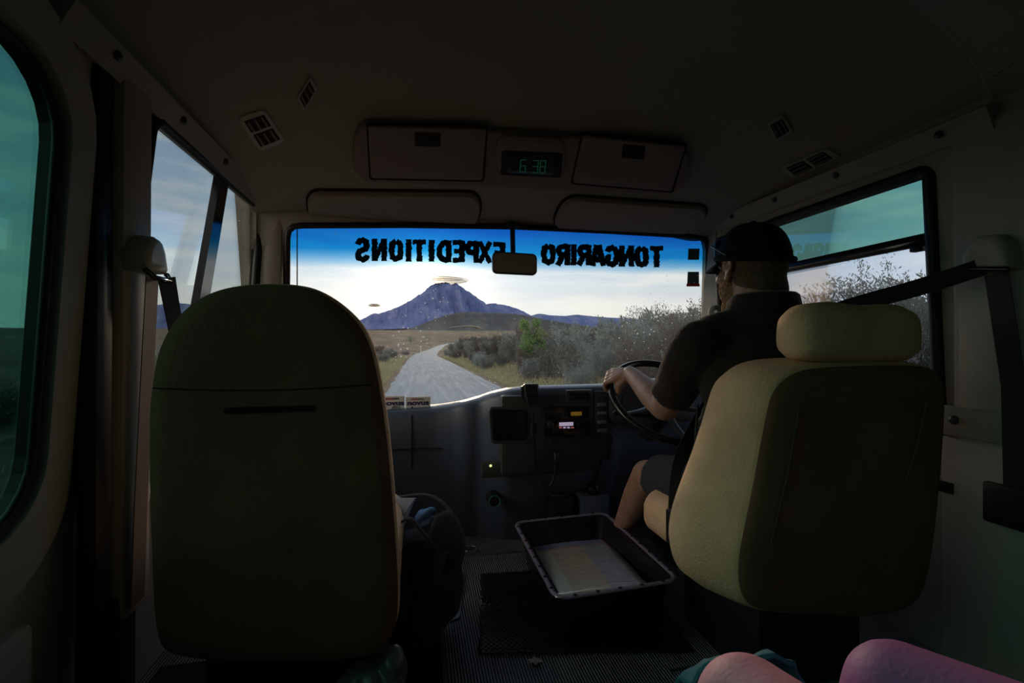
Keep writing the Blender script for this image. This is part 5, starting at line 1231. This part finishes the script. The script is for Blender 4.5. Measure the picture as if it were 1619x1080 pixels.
# cap
cap = bpy.data.objects.new('cap', None)
vs = []; fs = []; CZ = HZ + .048; nu, nv = 40, 14
for j in range(nv + 1):
    f = j / nv * math.pi / 2
    for i in range(nu):
        a = 2 * math.pi * i / nu; r_ = math.cos(f) ** .72
        vs.append((HX + .091 * r_ * math.cos(a), HY - .004 + .111 * r_ * math.sin(a), CZ + .094 * math.sin(f) * (1 + .05 * math.sin(a)) - .017 * (1 - math.sin(f)) * (1 - math.sin(a))))
for j in range(nv):
    for i in range(nu): fs.append((j * nu + i, j * nu + (i + 1) % nu, (j + 1) * nu + (i + 1) % nu, (j + 1) * nu + i))
capo = mesh('cap', vs, fs, 'cap_cloth', drv); sol = capo.modifiers.new('s', 'SOLIDIFY'); sol.thickness = .004
tube('cap_band', [(HX + .092 * math.cos(a), HY - .004 + .112 * math.sin(a), CZ + .004 - .017 * (1 - math.sin(a))) for a in [k * 2 * math.pi / 40 for k in range(40)]], .009, 'cap_cloth', capo, 8, True)
vs = []; fs = []
for j in range(9):
    q = j / 8
    for i in range(17):
        s = -1 + i / 8; a = s * .95; x = math.sin(a) * .092 * (1 - .10 * q); yb = math.cos(a) * .105 - .004; ext = .092 * math.sqrt(max(0, 1 - (s * .96) ** 2)) * q
        vs.append((HX + x, HY + yb + ext, CZ + .004 - .026 * q - .020 * s * s * (1 - .2 * q)))
for j in range(8):
    for i in range(16): a = j * 17 + i; fs.append((a, a + 1, a + 18, a + 17))
br = mesh('brim', vs, fs, 'cap_cloth', capo); sol = br.modifiers.new('s', 'SOLIDIFY'); sol.thickness = .005
ribbon('strap_tab', [(HX - .03, HY - .113, CZ - .018), (HX, HY - .120, CZ - .018), (HX + .03, HY - .113, CZ - .018)], Vector((0, 0, 1)), .022, .006, 'cap_cloth', capo)
bm = bmesh.new(); add_ell(bm, (HX, HY - .004, CZ + .096), (.008, .008, .004)); from_bm('button', bm, 'cap_cloth', capo, True)
# sunglasses on the brim
sg = empty('sunglasses', (HX, HY + .11, CZ + .03), 'sunglasses with blue-glinting lenses pushed up on the driver cap', 'sunglasses')
for s in (-1, 1):
    tube('temple', [(HX + s * .086, HY + .066, CZ + .036), (HX + s * .098, HY + .03, CZ + .020), (HX + s * .101, HY - .02, CZ - .008)], [.004, .003, .003], 'dash_bezel', sg, 8)
    slab('lens', [(HX + s * .045 + .034 * math.cos(a), CZ + .040 + .017 * math.sin(a)) for a in [k * .3491 for k in range(18)]], [(0, 0), (0, .003)], lambda u, v, d: Vector((u, HY + .122 + d - abs(u - HX) * .62 - (v - CZ) * .35, v)), 'sunglass_blue', sg)
tube('bridge', [(HX - .012, HY + .100, CZ + .042), (HX + .012, HY + .100, CZ + .042)], .003, 'dash_bezel', sg, 8)
# grab handle on the pillar
e_ = empty('grab_handle', (1.40, 1.97, .98), 'pale grab handle on the pillar just past the driver shoulder', 'handle')
h0, h1 = PXp(1124, 492, 1.40), PXp(1128, 530, 1.41); tube('grip', smooth_path([h0 + Vector((.04, 0, .02)), h0, h1, h1 + Vector((.04, 0, -.02))], 5), .013, 'wall_grey', e_, 12)
bm = bmesh.new(); add_ell(bm, h0 + Vector((.05, 0, .03)), (.012, .02, .02)); from_bm('mount', bm, 'black_plastic', e_, True)
# blue water bottle lid glimpse by the column
wb = PYp(1087, 712, 1.50); e_ = empty('blue_tag', wb, 'blue tag hanging below the steering wheel rim', 'tag')
slab('tag_plate', [(wb.x + .011 * math.cos(a), wb.z + .028 * math.sin(a)) for a in [k * .3491 for k in range(18)]], [(.002, 0), (0, .002), (0, .006), (.002, .008)], lambda u, v, d: Vector((u, 1.50 + d, v)), 'blue_cloth', e_); tube('cord', [wb + Vector((0, .004, .026)), WC - EN * .09 + Vector((.02, 0, 0))], .0015, 'black_plastic', e_, 6)

# ================================================================== PASSENGER BEHIND (knees in the lower edge)
pas = empty('person', (.45, .1, 0), 'seated passenger in pink-purple leggings, only the knees reaching into view', 'person')
k1 = PYp(1190, 1112, .44); k2 = PYp(1432, 1090, .40)
k1 = CAM + ray(1188, 1130) * .50; k2 = CAM + ray(1432, 1108) * .50
def leg(kn_, hip, ft, name, m):
    bm = bmesh.new(); add_chain(bm, [hip, Vector(hip).lerp(kn_, .5), kn_, kn_.lerp(Vector(ft), .3), kn_.lerp(Vector(ft), .7), ft], [.09, .075, .053, .055, .042, .036], 20)
    return bm
bm = leg(k1, (.40, .02, .50), (k1.x, k1.y + .10, .09), '', ''); b2 = leg(k2, (.66, .0, .52), (k2.x + .03, k2.y + .10, .09), '', '')
tmp = bpy.data.meshes.new('t'); b2.to_mesh(tmp); b2.free(); bm.from_mesh(tmp)
add_ell(bm, (.53, -.06, .52), (.2, .13, .12)); add_ell(bm, (.53, -.09, .72), (.16, .11, .2)); add_ell(bm, (.53, -.09, .92), (.18, .10, .13)); add_chain(bm, [(.53, -.09, 1.0), (.53, -.08, 1.12)], [.05, .05]); add_ell(bm, (.53, -.07, 1.22), (.075, .095, .11))
for s, kx in ((-1, k1), (1, k2)):
    sh0 = Vector((.53 + s * .17, -.09, .97)); e0 = sh0 + Vector((s * .03, .02, -.26)); w0 = e0 + Vector((-s * .05, .19, -.02)); add_chain(bm, [sh0, e0, w0], [.045, .038, .026])
    for q in range(4): add_chain(bm, [w0, w0 + Vector((-.024 + .016 * q, .06, -.012)), w0 + Vector((-.026 + .017 * q, .10, -.035))], [.014, .009, .007], 8)
    add_chain(bm, [w0, w0 + Vector((-s * .035, .03, -.01)), w0 + Vector((-s * .045, .06, -.02))], [.013, .010, .008], 8)
remesh('body', bm, .008, 'skin', pas, 4)
for nm, kx, hp, mm in (('legging', k1, (.40, .02, .50), 'leggings_pink'), ('legging', k2, (.66, .0, .52), 'leggings_purple')):
    ft = Vector((kx.x + (0 if kx is k1 else .03), kx.y + .10, .12)); bm = bmesh.new()
    add_chain(bm, [hp, Vector(hp).lerp(kx, .5), kx, kx.lerp(ft, .3), kx.lerp(ft, .7), ft], [.096, .080, .058, .060, .047, .041], 22); remesh(nm, bm, .007, mm, pas, 6)
bm = bmesh.new(); add_ell(bm, (.53, -.06, .56), (.205, .135, .11)); add_ell(bm, (.53, -.09, .72), (.175, .125, .2)); add_ell(bm, (.53, -.09, .92), (.195, .115, .13)); remesh('jacket', bm, .01, 'teal_cloth', pas, 4)
# teal cloth over the knee
# cloth bunched round the knee, standing forward of it
tcn = CAM + ray(1190, 1085) * .60; vs = []; fs = []; NX_, NY_ = 36, 26
tp = [(1090, 1085), (1105, 1060), (1122, 1046), (1150, 1044), (1175, 1048), (1200, 1041), (1228, 1033), (1240, 1040), (1262, 1048), (1264, 1066), (1278, 1085)]
for j in range(NY_ + 1):
    v = j / NY_
    for i in range(NX_ + 1):
        u = i / NX_; px_ = lerp(1090, 1280, u); ty = interp(px_, tp); p = CAM + ray(px_, ty) * .60
        d = Vector((.2, .98, 0)); fold = .010 * math.sin(u * 21 + v * 4) * (v + .15) + .008 * noise.noise(Vector((u * 6, v * 5, 2)))
        a = v * 2.1; p = p + Vector((0, 0, 1)) * (-.075 * (1 - math.cos(a * .75)) - .05 * v) + d * (.08 * math.sin(a * .75) + fold); p.z = max(p.z, .30); vs.append(p)
for j in range(NY_):
    for i in range(NX_): a = j * (NX_ + 1) + i; fs.append((a, a + 1, a + NX_ + 2, a + NX_ + 1))
o = mesh('jacket', vs, fs, 'teal_cloth'); sol = o.modifiers.new('s', 'SOLIDIFY'); sol.thickness = .006; tag(o, 'teal jacket bunched in front of the pink knee', 'jacket')

# ================================================================== BAG BESIDE THE PASSENGER SEAT
bag = empty('backpack', (.03, 1.42, 0), 'open black rucksack slumped on the floor beside the passenger seat', 'bag')
R = random.Random(4); c = Vector((.01, 1.42, 0))
bm = bmesh.new(); add_ell(bm, c + Vector((0, 0, .17)), (.125, .13, .17)); add_ell(bm, c + Vector((.05, .02, .27)), (.085, .11, .10)); add_ell(bm, c + Vector((-.07, 0, .12)), (.10, .12, .14))
remesh('bag_body', bm, .009, 'bag_cloth', bag, 3, lambda co: .020 * noise.noise(co * 9) + .009 * noise.noise(co * 24))
def open_edge(pts, r, nm='bag_edge'): tube(nm, smooth_path(pts, 5), r, 'bag_cloth', bag, 8, flat=.5)
P = lambda a, b, Y=1.40: PYp(a, b, Y)
open_edge([P(612, 790, 1.50), P(640, 785, 1.52), P(675, 783, 1.53), P(700, 795, 1.5), P(716, 815, 1.46), P(722, 838, 1.42), P(708, 850, 1.38), P(685, 845, 1.34)], .009)
open_edge([P(618, 838, 1.35), P(645, 820, 1.33), P(660, 832, 1.32), P(668, 842, 1.31), P(690, 868, 1.30), P(700, 885, 1.30)], .008)
fl = [P(668, 842, 1.31), P(700, 800, 1.42), P(722, 820, 1.42), P(732, 850, 1.40), P(728, 888, 1.36), P(718, 898, 1.34), P(700, 888, 1.31)]
vs = [p_ for p_ in fl] + [sum(fl, Vector()) / 7 + Vector((0, -.03, .01))]; o = mesh('bag_flap', vs, [(k, (k + 1) % 7, 7) for k in range(7)], 'bag_cloth', bag); mm_ = o.modifiers.new('u', 'SUBSURF'); mm_.levels = 2; mm_.render_levels = 2; sol = o.modifiers.new('s', 'SOLIDIFY'); sol.thickness = .01
for pts in ([P(700, 870, 1.30), P(688, 905, 1.27), P(668, 950, 1.24), P(650, 985, 1.22)], [P(628, 905, 1.26), P(640, 945, 1.24), P(658, 985, 1.22)], [P(640, 870, 1.28), P(628, 930, 1.23), P(636, 990, 1.2)]):
    sp2 = smooth_path(pts, 5); ribbon('strap', sp2, Vector((1, -.4, .1)), .034, .004, 'bag_cloth', bag)
q = [P(612, 788, 1.44), P(656, 788, 1.44), P(650, 800, 1.43), P(629, 852, 1.36), P(612, 852, 1.36)]
vs = q + [v + Vector((.004, .012, -.003)) for v in q]; o = mesh('tablet', vs, [(0, 1, 2, 3, 4), (9, 8, 7, 6, 5)] + [(k, (k + 1) % 5, 5 + (k + 1) % 5, 5 + k) for k in range(5)], 'pale_case', smooth=False); tag(o, 'pale blue flat tablet sticking out of the open rucksack', 'tablet')
bm = bmesh.new()
for a, b_, r_ in ((672, 812, .018), (682, 806, .014), (664, 820, .014), (668, 828, .016), (680, 824, .016)): add_ell(bm, P(a, b_, 1.38), (r_ * 1.2, r_, r_ * .7))
o = remesh('blue_cloth', bm, .005, 'blue_cloth', None, 2, lambda co: .006 * noise.noise(co * 40)); tag(o, 'crumpled blue cloth tucked into the mouth of the rucksack', 'cloth')
# translucent bag at the seat foot
pc = CAM + ray(590, 1075) * .98
bm = bmesh.new(); add_ell(bm, pc, (.075, .06, .035)); add_ell(bm, pc + Vector((.04, 0, .03)), (.03, .04, .035))
o = remesh('plastic_bag', bm, .006, 'clear_bag', None, 2, lambda co: .010 * noise.noise(co * 35)); tag(o, 'crumpled grey plastic bag at the foot of the passenger seat', 'plastic bag')
